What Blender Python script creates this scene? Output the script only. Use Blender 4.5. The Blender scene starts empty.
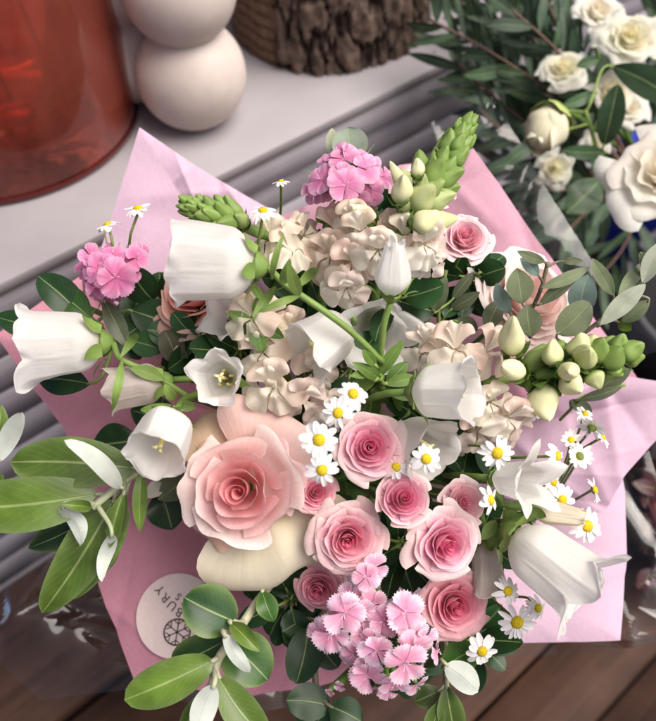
import bpy, math, random
import numpy as np
from mathutils import Vector, Matrix
R = math.radians
random.seed(7)
rng = np.random.default_rng(7)
SC = bpy.context.scene
COL = SC.collection

# ------------------------------------------------------------------ camera
PITCH = 50.0
FPX = 812.0                       # focal length in photo pixels (photo 656 x 721)
CX, CY = 328.0, 360.5
HC = 1.25
cam = bpy.data.cameras.new('camera')
cam.sensor_fit = 'HORIZONTAL'; cam.sensor_width = 36.0
cam.lens = 36.0 * FPX / 656.0
cam.clip_start = 0.01; cam.clip_end = 60
camo = bpy.data.objects.new('camera', cam); COL.objects.link(camo)
camo.location = (0, 0, HC)
camo.rotation_euler = (R(90 - PITCH), 0, 0)
SC.camera = camo
D0 = 0.50
cam.dof.use_dof = True; cam.dof.focus_distance = D0 - 0.045; cam.dof.aperture_fstop = 8.0

# ------------------------------------------------------------------ light
SUN_EL, SUN_AZ = 60.0, 105.0       # azimuth clockwise from +Y
w = bpy.data.worlds.new('World'); SC.world = w; w.use_nodes = True
nt = w.node_tree; bg = nt.nodes['Background']
sky = nt.nodes.new('ShaderNodeTexSky'); sky.sky_type = 'NISHITA'; sky.sun_disc = False
sky.sun_elevation = R(SUN_EL); sky.sun_rotation = R(SUN_AZ)
sky.air_density = 0.45; sky.dust_density = 6.0; sky.ozone_density = 0.3
nt.links.new(sky.outputs[0], bg.inputs['Color']); bg.inputs['Strength'].default_value = 0.07
sl = bpy.data.lights.new('sun', 'SUN'); sl.energy = 1.5; sl.angle = R(50); sl.color = (1.0, 0.96, 0.915)
so = bpy.data.objects.new('sun', sl); COL.objects.link(so); so.location = (1, 1, 3)
sd = Vector((math.sin(R(SUN_AZ)) * math.cos(R(SUN_EL)), math.cos(R(SUN_AZ)) * math.cos(R(SUN_EL)), math.sin(R(SUN_EL))))
so.rotation_euler = (-sd).to_track_quat('-Z', 'Y').to_euler()
SC.view_settings.view_transform = 'Standard'; SC.view_settings.look = 'None'
SC.view_settings.gamma = 1.0; SC.view_settings.exposure = 1.27
SC.cycles.transparent_max_bounces = 16
SC.cycles.max_bounces = 10

# ------------------------------------------------------------------ frames
MC = np.array(Matrix.Rotation(R(90 - PITCH), 3, 'X'))      # camera axes -> world
CL = np.array((0, 0, HC), float)
def unit(v):
    v = np.asarray(v, float); return v / (np.linalg.norm(v) + 1e-12)
def cw(v): return MC @ np.asarray(v, float)                  # camera-direction -> world
def P(px, py, w=0.0):                                        # a point d0 - w in front of the camera
    d = D0 - w
    return CL + MC @ np.array(((px - CX) * d / FPX, -(py - CY) * d / FPX, -d))
def ray(px, py): return unit(MC @ np.array(((px - CX) / FPX, -(py - CY) / FPX, -1.0)))
def onz(px, py, z):
    r = ray(px, py); return CL + r * ((z - HC) / r[2])
def m_at(w): return (D0 - w) / FPX                           # metres per photo pixel
def lin(r, g, b):
    f = lambda c: (c / 12.92 if c <= 0.04045 else ((c + 0.055) / 1.055) ** 2.4)
    return np.array((f(r / 255), f(g / 255), f(b / 255)))
def mixc(a, b, t): return a + (b - a) * t
def frame(direction, roll=0.0, up=None):
    """columns x, y, z(direction) in world; direction given in world"""
    z = unit(direction); u = cw((0, 1, 0)) if up is None else unit(up)
    if abs(np.dot(z, u)) > .97: u = cw((1, 0, 0))
    x = unit(np.cross(u, z)); y = np.cross(z, x)
    c, s = math.cos(roll), math.sin(roll)
    return np.stack((x * c + y * s, -x * s + y * c, z), axis=1)
def mat4(rot, loc, s=1.0):
    m = np.eye(4); m[:3, :3] = rot * s; m[:3, 3] = loc; return m
def smooth(a, b, x):
    t = np.clip((x - a) / (b - a), 0, 1); return t * t * (3 - 2 * t)

# ------------------------------------------------------------------ meshes
class MB:
    def __init__(s): s.V = []; s.F = []; s.C = []; s.U = []; s.n = 0
    def grid(s, pts, col, wrap_u=False, M=None, uv=None):
        pts = np.asarray(pts, float); nu, nv = pts.shape[:2]
        p = pts.reshape(-1, 3)
        if M is not None: p = p @ M[:3, :3].T + M[:3, 3]
        col = np.asarray(col, float)
        if col.ndim == 1: col = np.broadcast_to(col, (nu, nv, 3))
        if uv is None:
            a, b = np.meshgrid(np.linspace(0, 1, nu), np.linspace(0, 1, nv), indexing='ij')
            uv = np.stack((a, b), -1)
        s.V.append(p); s.C.append(col.reshape(-1, 3)); s.U.append(np.asarray(uv).reshape(-1, 2))
        for i in range(nu if wrap_u else nu - 1):
            k = (i + 1) % nu
            for j in range(nv - 1):
                s.F.append((s.n + i * nv + j, s.n + k * nv + j, s.n + k * nv + j + 1, s.n + i * nv + j + 1))
        s.n += nu * nv
    def tube(s, path, rad, col, seg=8, M=None, col2=None):
        path = np.asarray(path, float); n = len(path)
        rad = np.broadcast_to(np.asarray(rad, float), (n,))
        tg = np.gradient(path, axis=0); x = None; rings = []
        for i in range(n):
            t = unit(tg[i])
            if x is None:
                x = np.cross(t, (0, 0, 1.0));
                if np.linalg.norm(x) < .05: x = np.cross(t, (1.0, 0, 0))
            x = unit(x - t * np.dot(x, t)); y = np.cross(t, x)
            a = np.linspace(0, 2 * math.pi, seg, endpoint=False)
            rings.append(path[i] + rad[i] * (np.cos(a)[:, None] * x + np.sin(a)[:, None] * y))
        e0 = np.repeat(path[:1], seg, 0); e1 = np.repeat(path[-1:], seg, 0)
        g = np.stack([e0] + rings + [e1], 1)
        if col2 is not None:
            t = np.linspace(0, 1, n + 2)[None, :, None]; col = np.broadcast_to(mixc(np.asarray(col), np.asarray(col2), t), g.shape)
        s.grid(g, col, wrap_u=True, M=M)
    def lathe(s, prof, col, seg=32, M=None, fn=None):
        prof = np.asarray(prof, float); a = np.linspace(0, 2 * math.pi, seg, endpoint=False)
        g = np.stack((np.cos(a)[:, None] * prof[:, 0], np.sin(a)[:, None] * prof[:, 0], np.broadcast_to(prof[:, 1], (seg, len(prof)))), -1)
        if fn is not None: g = fn(g, a)
        if isinstance(col, list): col = np.broadcast_to(np.asarray(col)[None], g.shape)
        s.grid(g, col, wrap_u=True, M=M)
    def box(s, c, size, col, rot=None, bev=0.0):
        """box with rounded long edges, optional rotation (3x3)"""
        hx, hy, hz = np.asarray(size) / 2; b = min(bev, hx * .9, hy * .9, hz * .9)
        if b <= 0: b = min(hx, hy, hz) * .02
        # cross section (y,z) octagon swept in x with inset end caps
        sec = [(hy - b, hz), (hy, hz - b), (hy, -hz + b), (hy - b, -hz), (-hy + b, -hz), (-hy, -hz + b), (-hy, hz - b), (-hy + b, hz)]
        xs = [(-hx, 0.0), (-hx, 1 - b / max(hy, hz)), (-hx + b, 1.0), (hx - b, 1.0), (hx, 1 - b / max(hy, hz)), (hx, 0.0)]
        g = np.array([[(x, y * k, z * k) for x, k in xs] for y, z in sec])
        if rot is not None: g = g @ np.asarray(rot).T
        s.grid(g + np.asarray(c), col, wrap_u=True)
    def build(s, name, mat, parent=None, flat=False, label=None):
        V = np.concatenate(s.V); org = np.zeros(3)
        if parent is not None: org = np.array(ORG[parent.name])
        me = bpy.data.meshes.new(name)
        me.from_pydata((V - org).tolist(), [], s.F)
        Cc = np.concatenate(s.C); ca = me.color_attributes.new('col', 'FLOAT_COLOR', 'POINT')
        ca.data.foreach_set('color', np.concatenate((Cc, np.ones((len(Cc), 1))), 1).astype(np.float32).ravel())
        U = np.concatenate(s.U); uvl = me.uv_layers.new(name='uv')
        idx = np.empty(len(me.loops), np.int32); me.loops.foreach_get('vertex_index', idx)
        uvl.data.foreach_set('uv', U[idx].astype(np.float32).ravel())
        if not flat: me.polygons.foreach_set('use_smooth', np.ones(len(me.polygons), bool))
        me.materials.append(mat); me.validate(); me.update()
        o = bpy.data.objects.new(name, me); COL.objects.link(o)
        if parent is not None: o.parent = parent
        ORG[o.name] = org
        if label: o['label'] = label
        return o
ORG = {}
def thing(name, label, cat, loc, group=None):
    o = bpy.data.objects.new(name, None); COL.objects.link(o); o.empty_display_size = .01
    o.location = loc; ORG[o.name] = np.array(loc, float)
    o['label'] = label; o['category'] = cat
    if group: o['group'] = group
    return o
def tag(o, label, cat, group=None):
    o['label'] = label; o['category'] = cat
    if group: o['group'] = group
    return o

# ------------------------------------------------------------------ materials
def mat_new(name):
    m = bpy.data.materials.new(name); m.use_nodes = True
    n = m.node_tree; n.nodes.clear(); out = n.nodes.new('ShaderNodeOutputMaterial')
    return m, n, out
def N(n, t, **kw):
    x = n.nodes.new(t)
    for k, v in kw.items():
        if hasattr(x, k) and k not in ('Scale',): setattr(x, k, v)
        else: x.inputs[k].default_value = v
    return x
def petal_mat(name, trans=.3, rough=.5, vein=.25, spec=.25, lo=.90, hi=1.06, fine=26):
    m, n, out = mat_new(name); L = n.links.new
    at = N(n, 'ShaderNodeAttribute', attribute_name='col')
    tc = N(n, 'ShaderNodeUVMap')
    mp = N(n, 'ShaderNodeMapping'); mp.inputs['Scale'].default_value = (fine, 3, 1)
    nz = N(n, 'ShaderNodeTexNoise', Scale=1.0, Detail=3.0)
    L(tc.outputs[0], mp.inputs[0]); L(mp.outputs[0], nz.inputs['Vector'])
    ob = N(n, 'ShaderNodeTexCoord'); nz2 = N(n, 'ShaderNodeTexNoise', Scale=220.0, Detail=2.0); L(ob.outputs['Object'], nz2.inputs['Vector'])
    mr = N(n, 'ShaderNodeMapRange'); mr.inputs['To Min'].default_value = lo; mr.inputs['To Max'].default_value = hi
    L(nz.outputs[0], mr.inputs[0])
    mx = N(n, 'ShaderNodeMix', data_type='RGBA', blend_type='MULTIPLY'); mx.inputs[0].default_value = 1.0
    L(at.outputs['Color'], mx.inputs[6]); L(mr.outputs[0], mx.inputs[7])
    bp = N(n, 'ShaderNodeBump', Strength=vein, Distance=.0012); 
    ad = N(n, 'ShaderNodeMath', operation='ADD'); L(nz.outputs[0], ad.inputs[0])
    ml = N(n, 'ShaderNodeMath', operation='MULTIPLY'); ml.inputs[1].default_value = .5; L(nz2.outputs[0], ml.inputs[0]); L(ml.outputs[0], ad.inputs[1])
    L(ad.outputs[0], bp.inputs['Height'])
    b = N(n, 'ShaderNodeBsdfPrincipled', Roughness=rough); b.inputs['Specular IOR Level'].default_value = spec
    b.inputs['Sheen Weight'].default_value = .15; b.inputs['Sheen Roughness'].default_value = .4
    L(mx.outputs[2], b.inputs['Base Color']); L(bp.outputs[0], b.inputs['Normal'])
    t = N(n, 'ShaderNodeBsdfTranslucent'); L(mx.outputs[2], t.inputs[0])
    ms = N(n, 'ShaderNodeMixShader'); ms.inputs[0].default_value = trans
    L(b.outputs[0], ms.inputs[1]); L(t.outputs[0], ms.inputs[2]); L(ms.outputs[0], out.inputs[0])
    return m
def leaf_mat(name, back, rough=.35, trans=.16, spec=.26, blotch=.25, vein=.07, ribw=.035):
    """front colour from the attribute, back given; midrib and side veins from the leaf's own uv (v along, u across)"""
    m, n, out = mat_new(name); L = n.links.new
    at = N(n, 'ShaderNodeAttribute', attribute_name='col'); uv = N(n, 'ShaderNodeUVMap')
    sp = N(n, 'ShaderNodeSeparateXYZ'); L(uv.outputs[0], sp.inputs[0])
    c = N(n, 'ShaderNodeMath', operation='SUBTRACT'); c.inputs[1].default_value = .5; L(sp.outputs[0], c.inputs[0])
    ab = N(n, 'ShaderNodeMath', operation='ABSOLUTE'); L(c.outputs[0], ab.inputs[0])
    rib = N(n, 'ShaderNodeMapRange'); rib.inputs['From Min'].default_value = .012; rib.inputs['From Max'].default_value = ribw
    rib.inputs['To Min'].default_value = 1; rib.inputs['To Max'].default_value = 0; L(ab.outputs[0], rib.inputs[0])
    # side veins: sin(v*k - |u|*q)
    m1 = N(n, 'ShaderNodeMath', operation='MULTIPLY'); m1.inputs[1].default_value = 62.0; L(sp.outputs[1], m1.inputs[0])
    m2 = N(n, 'ShaderNodeMath', operation='MULTIPLY'); m2.inputs[1].default_value = 46.0; L(ab.outputs[0], m2.inputs[0])
    sb = N(n, 'ShaderNodeMath', operation='SUBTRACT'); L(m1.outputs[0], sb.inputs[0]); L(m2.outputs[0], sb.inputs[1])
    ob = N(n, 'ShaderNodeTexCoord'); nz = N(n, 'ShaderNodeTexNoise', Scale=70.0, Detail=5.0); L(ob.outputs['Object'], nz.inputs['Vector'])
    nm = N(n, 'ShaderNodeMath', operation='MULTIPLY'); nm.inputs[1].default_value = 4.0; L(nz.outputs[0], nm.inputs[0])
    s2 = N(n, 'ShaderNodeMath', operation='ADD'); L(sb.outputs[0], s2.inputs[0]); L(nm.outputs[0], s2.inputs[1])
    sn = N(n, 'ShaderNodeMath', operation='SINE'); L(s2.outputs[0], sn.inputs[0])
    pv = N(n, 'ShaderNodeMapRange'); pv.inputs['From Min'].default_value = .75; pv.inputs['From Max'].default_value = 1.0
    pv.inputs['To Max'].default_value = vein; L(sn.outputs[0], pv.inputs[0])
    mxv = N(n, 'ShaderNodeMath', operation='MAXIMUM'); rb = N(n, 'ShaderNodeMath', operation='MULTIPLY'); rb.inputs[1].default_value = .55
    L(rib.outputs[0], rb.inputs[0]); L(rb.outputs[0], mxv.inputs[0]); L(pv.outputs[0], mxv.inputs[1])
    lt = N(n, 'ShaderNodeMix', data_type='RGBA'); L(mxv.outputs[0], lt.inputs[0]); L(at.outputs['Color'], lt.inputs[6]); lt.inputs[7].default_value = (.34, .42, .17, 1)
    bl = N(n, 'ShaderNodeMapRange'); bl.inputs['From Min'].default_value = .3; bl.inputs['From Max'].default_value = .7
    bl.inputs['To Min'].default_value = 1 - blotch; bl.inputs['To Max'].default_value = 1 + blotch; L(nz.outputs[0], bl.inputs[0])
    mb_ = N(n, 'ShaderNodeMix', data_type='RGBA', blend_type='MULTIPLY'); mb_.inputs[0].default_value = 1; L(lt.outputs[2], mb_.inputs[6]); L(bl.outputs[0], mb_.inputs[7])
    ge = N(n, 'ShaderNodeNewGeometry')
    bk = N(n, 'ShaderNodeMix', data_type='RGBA'); L(ge.outputs['Backfacing'], bk.inputs[0]); L(mb_.outputs[2], bk.inputs[6])
    bkc = N(n, 'ShaderNodeMix', data_type='RGBA', blend_type='MULTIPLY'); bkc.inputs[0].default_value = .6; bkc.inputs[6].default_value = (*back, 1); L(bl.outputs[0], bkc.inputs[7])
    L(bkc.outputs[2], bk.inputs[7])
    bp = N(n, 'ShaderNodeBump', Strength=.35, Distance=.0008); bp.invert = True; L(mxv.outputs[0], bp.inputs['Height'])
    b = N(n, 'ShaderNodeBsdfPrincipled', Roughness=rough); b.inputs['Specular IOR Level'].default_value = spec
    rr = N(n, 'ShaderNodeMapRange'); rr.inputs['To Min'].default_value = rough - .1; rr.inputs['To Max'].default_value = rough + .15; L(nz.outputs[0], rr.inputs[0]); L(rr.outputs[0], b.inputs['Roughness'])
    L(bk.outputs[2], b.inputs['Base Color']); L(bp.outputs[0], b.inputs['Normal'])
    t = N(n, 'ShaderNodeBsdfTranslucent'); L(bk.outputs[2], t.inputs[0])
    ms = N(n, 'ShaderNodeMixShader'); ms.inputs[0].default_value = trans
    L(b.outputs[0], ms.inputs[1]); L(t.outputs[0], ms.inputs[2]); L(ms.outputs[0], out.inputs[0])
    return m
def solid_mat(name, col=None, rough=.6, spec=.3, nscale=60, var=.2, bump=.2, stretch=(1, 1, 1), dist=.002, coords='Object', sss=0):
    m, n, out = mat_new(name); L = n.links.new
    tc = N(n, 'ShaderNodeTexCoord'); mp = N(n, 'ShaderNodeMapping'); mp.inputs['Scale'].default_value = stretch
    L(tc.outputs[coords], mp.inputs[0]); nz = N(n, 'ShaderNodeTexNoise', Scale=nscale, Detail=6.0, Roughness=.6); L(mp.outputs[0], nz.inputs['Vector'])
    mr = N(n, 'ShaderNodeMapRange'); mr.inputs['From Min'].default_value = .25; mr.inputs['From Max'].default_value = .75
    mr.inputs['To Min'].default_value = 1 - var; mr.inputs['To Max'].default_value = 1 + var; L(nz.outputs[0], mr.inputs[0])
    mx = N(n, 'ShaderNodeMix', data_type='RGBA', blend_type='MULTIPLY'); mx.inputs[0].default_value = 1
    if col is None:
        at = N(n, 'ShaderNodeAttribute', attribute_name='col'); L(at.outputs['Color'], mx.inputs[6])
    else: mx.inputs[6].default_value = (*col, 1)
    L(mr.outputs[0], mx.inputs[7])
    b = N(n, 'ShaderNodeBsdfPrincipled', Roughness=rough); b.inputs['Specular IOR Level'].default_value = spec
    if sss:
        b.inputs['Subsurface Weight'].default_value = sss; b.inputs['Subsurface Radius'].default_value = (.02, .012, .008); b.inputs['Subsurface Scale'].default_value = .6
    bp = N(n, 'ShaderNodeBump', Strength=bump, Distance=dist); L(nz.outputs[0], bp.inputs['Height'])
    L(mx.outputs[2], b.inputs['Base Color']); L(bp.outputs[0], b.inputs['Normal']); L(b.outputs[0], out.inputs[0])
    return m

M_PETAL = petal_mat('petal', .36)
M_WHITE = petal_mat('white_petal', .50, .52, .30, .22, .975, 1.02, 44)
M_DAISY = petal_mat('daisy_petal', .25, .5, .2, .25, .97, 1.02)
M_SNAP = petal_mat('soft_petal', .46, .6, .35, .2)
M_OLIVE = leaf_mat('silver_backed_leaf', (.50, .54, .48), .33, .15, .42)
M_DARK = leaf_mat('dark_glossy_leaf', (.10, .16, .07), .30, .10, vein=.03, ribw=.026)
M_EUC = leaf_mat('grey_green_leaf', (.30, .36, .28), .55, .12, .25, vein=.02, ribw=.025)
M_GREEN = solid_mat('green_stem', None, .5, .35, 120, .22, .15)
M_BUD = solid_mat('bud', None, .48, .35, 160, .12, .12, dist=.001)
M_DISC = solid_mat('flower_disc', None, .8, .1, 1500, .45, .9, dist=.001)

GREEN = np.array((.10, .20, .035)); GREEN_L = np.array((.20, .295, .07)); GREEN_D = np.array((.018, .045, .016))

# ------------------------------------------------------------------ table, bench, floor
ZT = HC - 0.45
a0, a1 = onz(0, 284, ZT), onz(420, 75, ZT)
E = unit((a1 - a0) * (1, 1, 0)); NB = np.array((-E[1], E[0], 0))           # along the table's edge / away from it, over the table
ROT = np.stack((E, NB, (0, 0, 1)), 1)
def at_edge(along, back, z): return np.array((*(a0 + E * along + NB * back)[:2], z))
def rel(p): return np.dot(p - a0, E), np.dot(p - a0, NB)
rr_ = ray(0, 560); tt = np.dot(a0 - CL, NB) / np.dot(rr_, NB); ZB = (CL + rr_ * tt)[2]     # where the table's front meets the bench
print('bench z', ZB, 'edge dir', E)

m_white_paint, n, out = mat_new('white_painted_board')
L = n.links.new
tc = N(n, 'ShaderNodeTexCoord'); nz = N(n, 'ShaderNodeTexNoise', Scale=7.0, Detail=8.0); L(tc.outputs['Object'], nz.inputs['Vector'])
cr = N(n, 'ShaderNodeValToRGB'); cr.color_ramp.elements[0].position = .3; cr.color_ramp.elements[0].color = (.205, .187, .194, 1); cr.color_ramp.elements[1].position = .65; cr.color_ramp.elements[1].color = (.275, .253, .262, 1); L(nz.outputs[0], cr.inputs[0])
vo = N(n, 'ShaderNodeTexVoronoi', Scale=14.0); L(tc.outputs['Object'], vo.inputs['Vector'])
sp_ = N(n, 'ShaderNodeMapRange'); sp_.inputs['From Min'].default_value = .03; sp_.inputs['From Max'].default_value = .05; sp_.inputs['To Min'].default_value = .45; sp_.inputs['To Max'].default_value = 1; L(vo.outputs['Distance'], sp_.inputs[0])
mx = N(n, 'ShaderNodeMix', data_type='RGBA', blend_type='MULTIPLY'); mx.inputs[0].default_value = 1; L(cr.outputs[0], mx.inputs[6]); L(sp_.outputs[0], mx.inputs[7])
b = N(n, 'ShaderNodeBsdfPrincipled', Roughness=.42); L(mx.outputs[2], b.inputs['Base Color'])
bp = N(n, 'ShaderNodeBump', Strength=.08, Distance=.002); L(nz.outputs[0], bp.inputs['Height']); L(bp.outputs[0], b.inputs['Normal']); L(b.outputs[0], out.inputs[0])
def wood_mat(name, dark, light, rough=.5, scale=3.0):
    m, n, out = mat_new(name); L = n.links.new
    tc = N(n, 'ShaderNodeTexCoord'); mp = N(n, 'ShaderNodeMapping'); mp.inputs['Rotation'].default_value = (0, 0, -math.atan2(E[1], E[0])); L(tc.outputs['Object'], mp.inputs[0])
    mp2 = N(n, 'ShaderNodeMapping'); mp2.inputs['Scale'].default_value = (1.2, 22, 22); L(mp.outputs[0], mp2.inputs[0])
    nz = N(n, 'ShaderNodeTexNoise', Scale=scale, Detail=7.0, Roughness=.65, Distortion=.6); L(mp2.outputs[0], nz.inputs['Vector'])
    nz2 = N(n, 'ShaderNodeTexNoise', Scale=16.0, Detail=6.0); L(mp.outputs[0], nz2.inputs['Vector'])
    mm = N(n, 'ShaderNodeMath', operation='MULTIPLY_ADD'); mm.inputs[1].default_value = .6; L(nz2.outputs[0], mm.inputs[0]); 
    h = N(n, 'ShaderNodeMath', operation='MULTIPLY'); h.inputs[1].default_value = .55; L(nz.outputs[0], h.inputs[0]); L(h.outputs[0], mm.inputs[2])
    cr = N(n, 'ShaderNodeValToRGB'); cr.color_ramp.elements[0].position = .38; cr.color_ramp.elements[0].color = (*dark, 1); cr.color_ramp.elements[1].position = .75; cr.color_ramp.elements[1].color = (*light, 1); L(mm.outputs[0], cr.inputs[0])
    b = N(n, 'ShaderNodeBsdfPrincipled', Roughness=rough); b.inputs['Specular IOR Level'].default_value = .22; L(cr.outputs[0], b.inputs['Base Color'])
    bp = N(n, 'ShaderNodeBump', Strength=.35, Distance=.002); L(nz.outputs[0], bp.inputs['Height']); L(bp.outputs[0], b.inputs['Normal']); L(b.outputs[0], out.inputs[0])
    return m
M_BOARD = wood_mat('grey_painted_wood', (.27, .25, .275), (.40, .375, .41), .6)
M_BENCH = wood_mat('brown_wood', (.020, .009, .006), (.075, .036, .022), .7)
M_FLOOR = wood_mat('floor_wood', (.03, .02, .016), (.07, .045, .034), .5)

tb = thing('display_table', 'white painted display table with grey grooved front under vase and candles', 'table', at_edge(.3, .3, 0))
mb = MB(); mb.box(at_edge(.55, .35, ZT - .006), (2.3, .70, .012), (1, 1, 1), ROT, .0015); mb.build('tabletop', m_white_paint, tb)
mb = MB(); zz = ZT - .0125
mb.box(at_edge(.55, .014, zz - .016), (2.28, .020, .032), (1, 1, 1), ROT, .002); zz -= .036
mb.build('apron', M_BOARD, tb)
k = 0
while zz - .026 > ZB - .2:
    mb = MB(); mb.box(at_edge(.55, .024, zz - .019), (2.26, .022, .0372), (1, 1, 1), ROT, .0018); mb.build('slat', M_BOARD, tb); zz -= .0385
mb = MB(); mb.box(at_edge(.55, .06, ZT - .04 - .36), (2.2, .02, .70), (1, 1, 1), ROT, .002); mb.build('front_panel', M_BOARD, tb)
for ex in (-.5, 1.6):
    mb = MB(); mb.box(at_edge(ex, .36, (ZT - .03) / 2), (.04, .52, ZT - .032), (1, 1, 1), ROT, .003); mb.build('leg', M_BOARD, tb)

# bench of dark brown planks in front of the table
gaps = []
for (px, py) in ((92, 702), (505, 690), (630, 685)): gaps.append(rel(onz(px, py, ZB))[1])
print('gaps', gaps)
edges = sorted(set([-.02] + gaps + [gaps[-1] - .13, gaps[-1] - .26]), reverse=True)
bn = thing('plank_bench', 'low bench of dark brown wooden planks below the bouquet', 'bench', at_edge(.3, -.3, 0))
g = .012
for i in range(len(edges) - 1):
    y0, y1 = edges[i], edges[i + 1]; gp = .016 if i == 0 else .0022
    if i == 0: y0 -= .002
    mb = MB(); mb.box(at_edge(.55, (y0 + y1) / 2, ZB - .012), (2.4, abs(y0 - y1) - gp, .024), (1, 1, 1), ROT, .0025); mb.build('plank', M_BENCH, bn)
mid = (edges[0] + edges[-1]) / 2
for ax in (-.2, .55, 1.3):
    mb = MB(); mb.box(at_edge(ax, mid, ZB - .045), (.05, abs(edges[0] - edges[-1]) - .02, .04), (1, 1, 1), ROT, .002); mb.build('crossbar', M_BENCH, bn)
    for yy in (edges[0] - .05, edges[-1] + .05):
        mb = MB(); mb.box(at_edge(ax, yy, (ZB - .066) / 2), (.045, .045, ZB - .066), (1, 1, 1), ROT, .002); mb.build('leg', M_BENCH, bn)
mb = MB(); xs = np.linspace(-15, 15, 3); gx, gy = np.meshgrid(xs, xs, indexing='ij'); mb.grid(np.stack((gx, gy, gx * 0), -1), (1, 1, 1))
fl = mb.build('floor', M_FLOOR); fl['kind'] = 'structure'

# ------------------------------------------------------------------ red glass vase, sticks, candles, log on the table
m_glass, n, out = mat_new('red_glass'); L = n.links.new
tr = N(n, 'ShaderNodeBsdfTransparent'); tr.inputs[0].default_value = (.88, .44, .34, 1)
gl = N(n, 'ShaderNodeBsdfGlossy', Roughness=.06); gl.inputs[0].default_value = (1, .9, .88, 1)
df = N(n, 'ShaderNodeBsdfPrincipled', Roughness=.3); df.inputs['Base Color'].default_value = (.40, .085, .055, 1)
tc = N(n, 'ShaderNodeTexCoord'); nz = N(n, 'ShaderNodeTexNoise', Scale=14.0, Detail=3.0, Distortion=1.0); mp = N(n, 'ShaderNodeMapping'); mp.inputs['Scale'].default_value = (1, 1, .25)
L(tc.outputs['Object'], mp.inputs[0]); L(mp.outputs[0], nz.inputs['Vector'])
fr = N(n, 'ShaderNodeFresnel', IOR=1.5)
m1 = N(n, 'ShaderNodeMixShader'); mr = N(n, 'ShaderNodeMapRange'); mr.inputs['From Min'].default_value = .35; mr.inputs['From Max'].default_value = .7; mr.inputs['To Min'].default_value = .12; mr.inputs['To Max'].default_value = .42
L(nz.outputs[0], mr.inputs[0]); L(mr.outputs[0], m1.inputs[0]); L(tr.outputs[0], m1.inputs[1]); L(df.outputs[0], m1.inputs[2])
m2 = N(n, 'ShaderNodeMixShader'); L(fr.outputs[0], m2.inputs[0]); L(m1.outputs[0], m2.inputs[1]); L(gl.outputs[0], m2.inputs[2])
bp = N(n, 'ShaderNodeBump', Strength=.12, Distance=.01); L(nz.outputs[0], bp.inputs['Height']); L(bp.outputs[0], gl.inputs['Normal'])
L(m2.outputs[0], out.inputs[0])
pR = onz(136, 122, ZT); pB = onz(4, 187, ZT); pC = onz(4, 122, ZT)
rad = np.linalg.norm((pR - pC)[:2]); VC = onz(4, 124, ZT); print('vase r', rad)
vs = thing('glass_vase', 'large red glass cylinder vase standing on the white table', 'vase', VC)
Mv = mat4(np.eye(3), VC)
mb = MB(); hv = .34
prof = [(0.0, .002), (rad - .008, .002), (rad - .002, .004), (rad, .010), (rad, .05), (rad * .99, .15), (rad * .985, hv), (rad * .985 - .004, hv + .002), (rad * .985 - .007, hv), (rad - .010, .15), (rad - .010, .045), (rad - .016, .032), (rad - .035, .024), (0, .022)]
mb.lathe(prof, (1, 1, 1), 96, Mv); mb.build('body', m_glass, vs)
mb = MB(); mb.lathe([(rad - .012, .0008), (rad - .001, .001), (rad + .0012, .004), (rad + .0008, .008)], (1, 1, 1), 96, Mv)
mb.build('base_rim', solid_mat('dark_red_glass', (.10, .008, .007), .15, .5, 20, .2, .02), vs)
M_STICK = solid_mat('dark_stick', (.035, .012, .010), .6, .3, 200, .3, .3)
for (pa, pb, wd) in (((66, 108), (18, 0), 'longer thin dark stick leaning inside the red glass vase'), ((12, 100), (-14, 55), 'short dark stick at the frame edge inside the red glass vase')):
    q0 = onz(*pa, ZT + .026); r1 = ray(*pb); q1 = CL + r1 * (np.linalg.norm(q0 - CL) * .97)
    q1 = q0 + (q1 - q0) * 1.7
    o_ = thing('stick', wd, 'stick', q0, 'dark sticks in the red vase'); mb = MB(); mb.tube([q0, (q0 + q1) / 2 + (0, .002, 0), q1], [.0022, .002, .0018], (1, 1, 1)); mb.build('shaft', M_STICK, o_)

M_WAX = solid_mat('cream_wax', (.56, .485, .435), .5, .3, 40, .10, .12, sss=.25)
def candle(cx, cy, rpx, label, name='bubble_candle', sink=.93, n=3):
    pc = onz(cx, cy, ZT)                                      # first guess, then lift by the radius
    for _ in range(5):
        r = rpx * np.dot(pc - CL, MC @ (0, 0, -1)) / FPX; pc = onz(cx, cy, ZT + r * .93)
    base = np.array((pc[0], pc[1], ZT + .0005)); t = thing(name, label, 'candle', base, 'bubble candles on the white table')
    pr = []
    sp = r * 1.60
    for i in range(n):
        c = r * .93 + i * sp; lo = -math.acos(0) + .0
        a = np.linspace(-68 if i == 0 else -53.2, 53.2 if i < n - 1 else 88, 22)
        rk = r * (1 - .03 * i)
        pr += [(rk * math.cos(R(q)), c + rk * math.sin(R(q))) for q in a]
    pr = [(0, .0005)] + [(x, max(z, .0005)) for x, z in pr]
    mb = MB(); Mx = mat4(np.eye(3), base - (0, 0, .0005)); mb.lathe(pr, (1, 1, 1), 64, Mx); mb.build('body', M_WAX, t)
    top = pr[-1][1]; mb = MB(); mb.tube([base + (0, 0, top - .003), base + (.001, 0, top + .006), base + (.003, .001, top + .013)], .0012, (1, 1, 1)); mb.build('wick', solid_mat('wick', (.6, .55, .45), .9), t)
    return t
candle(191, 74, 55, 'cream bubble candle of stacked balls standing nearest the pink paper')
candle(128, 52, 50, 'cream bubble candle half hidden behind the red vase', n=3)

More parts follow.
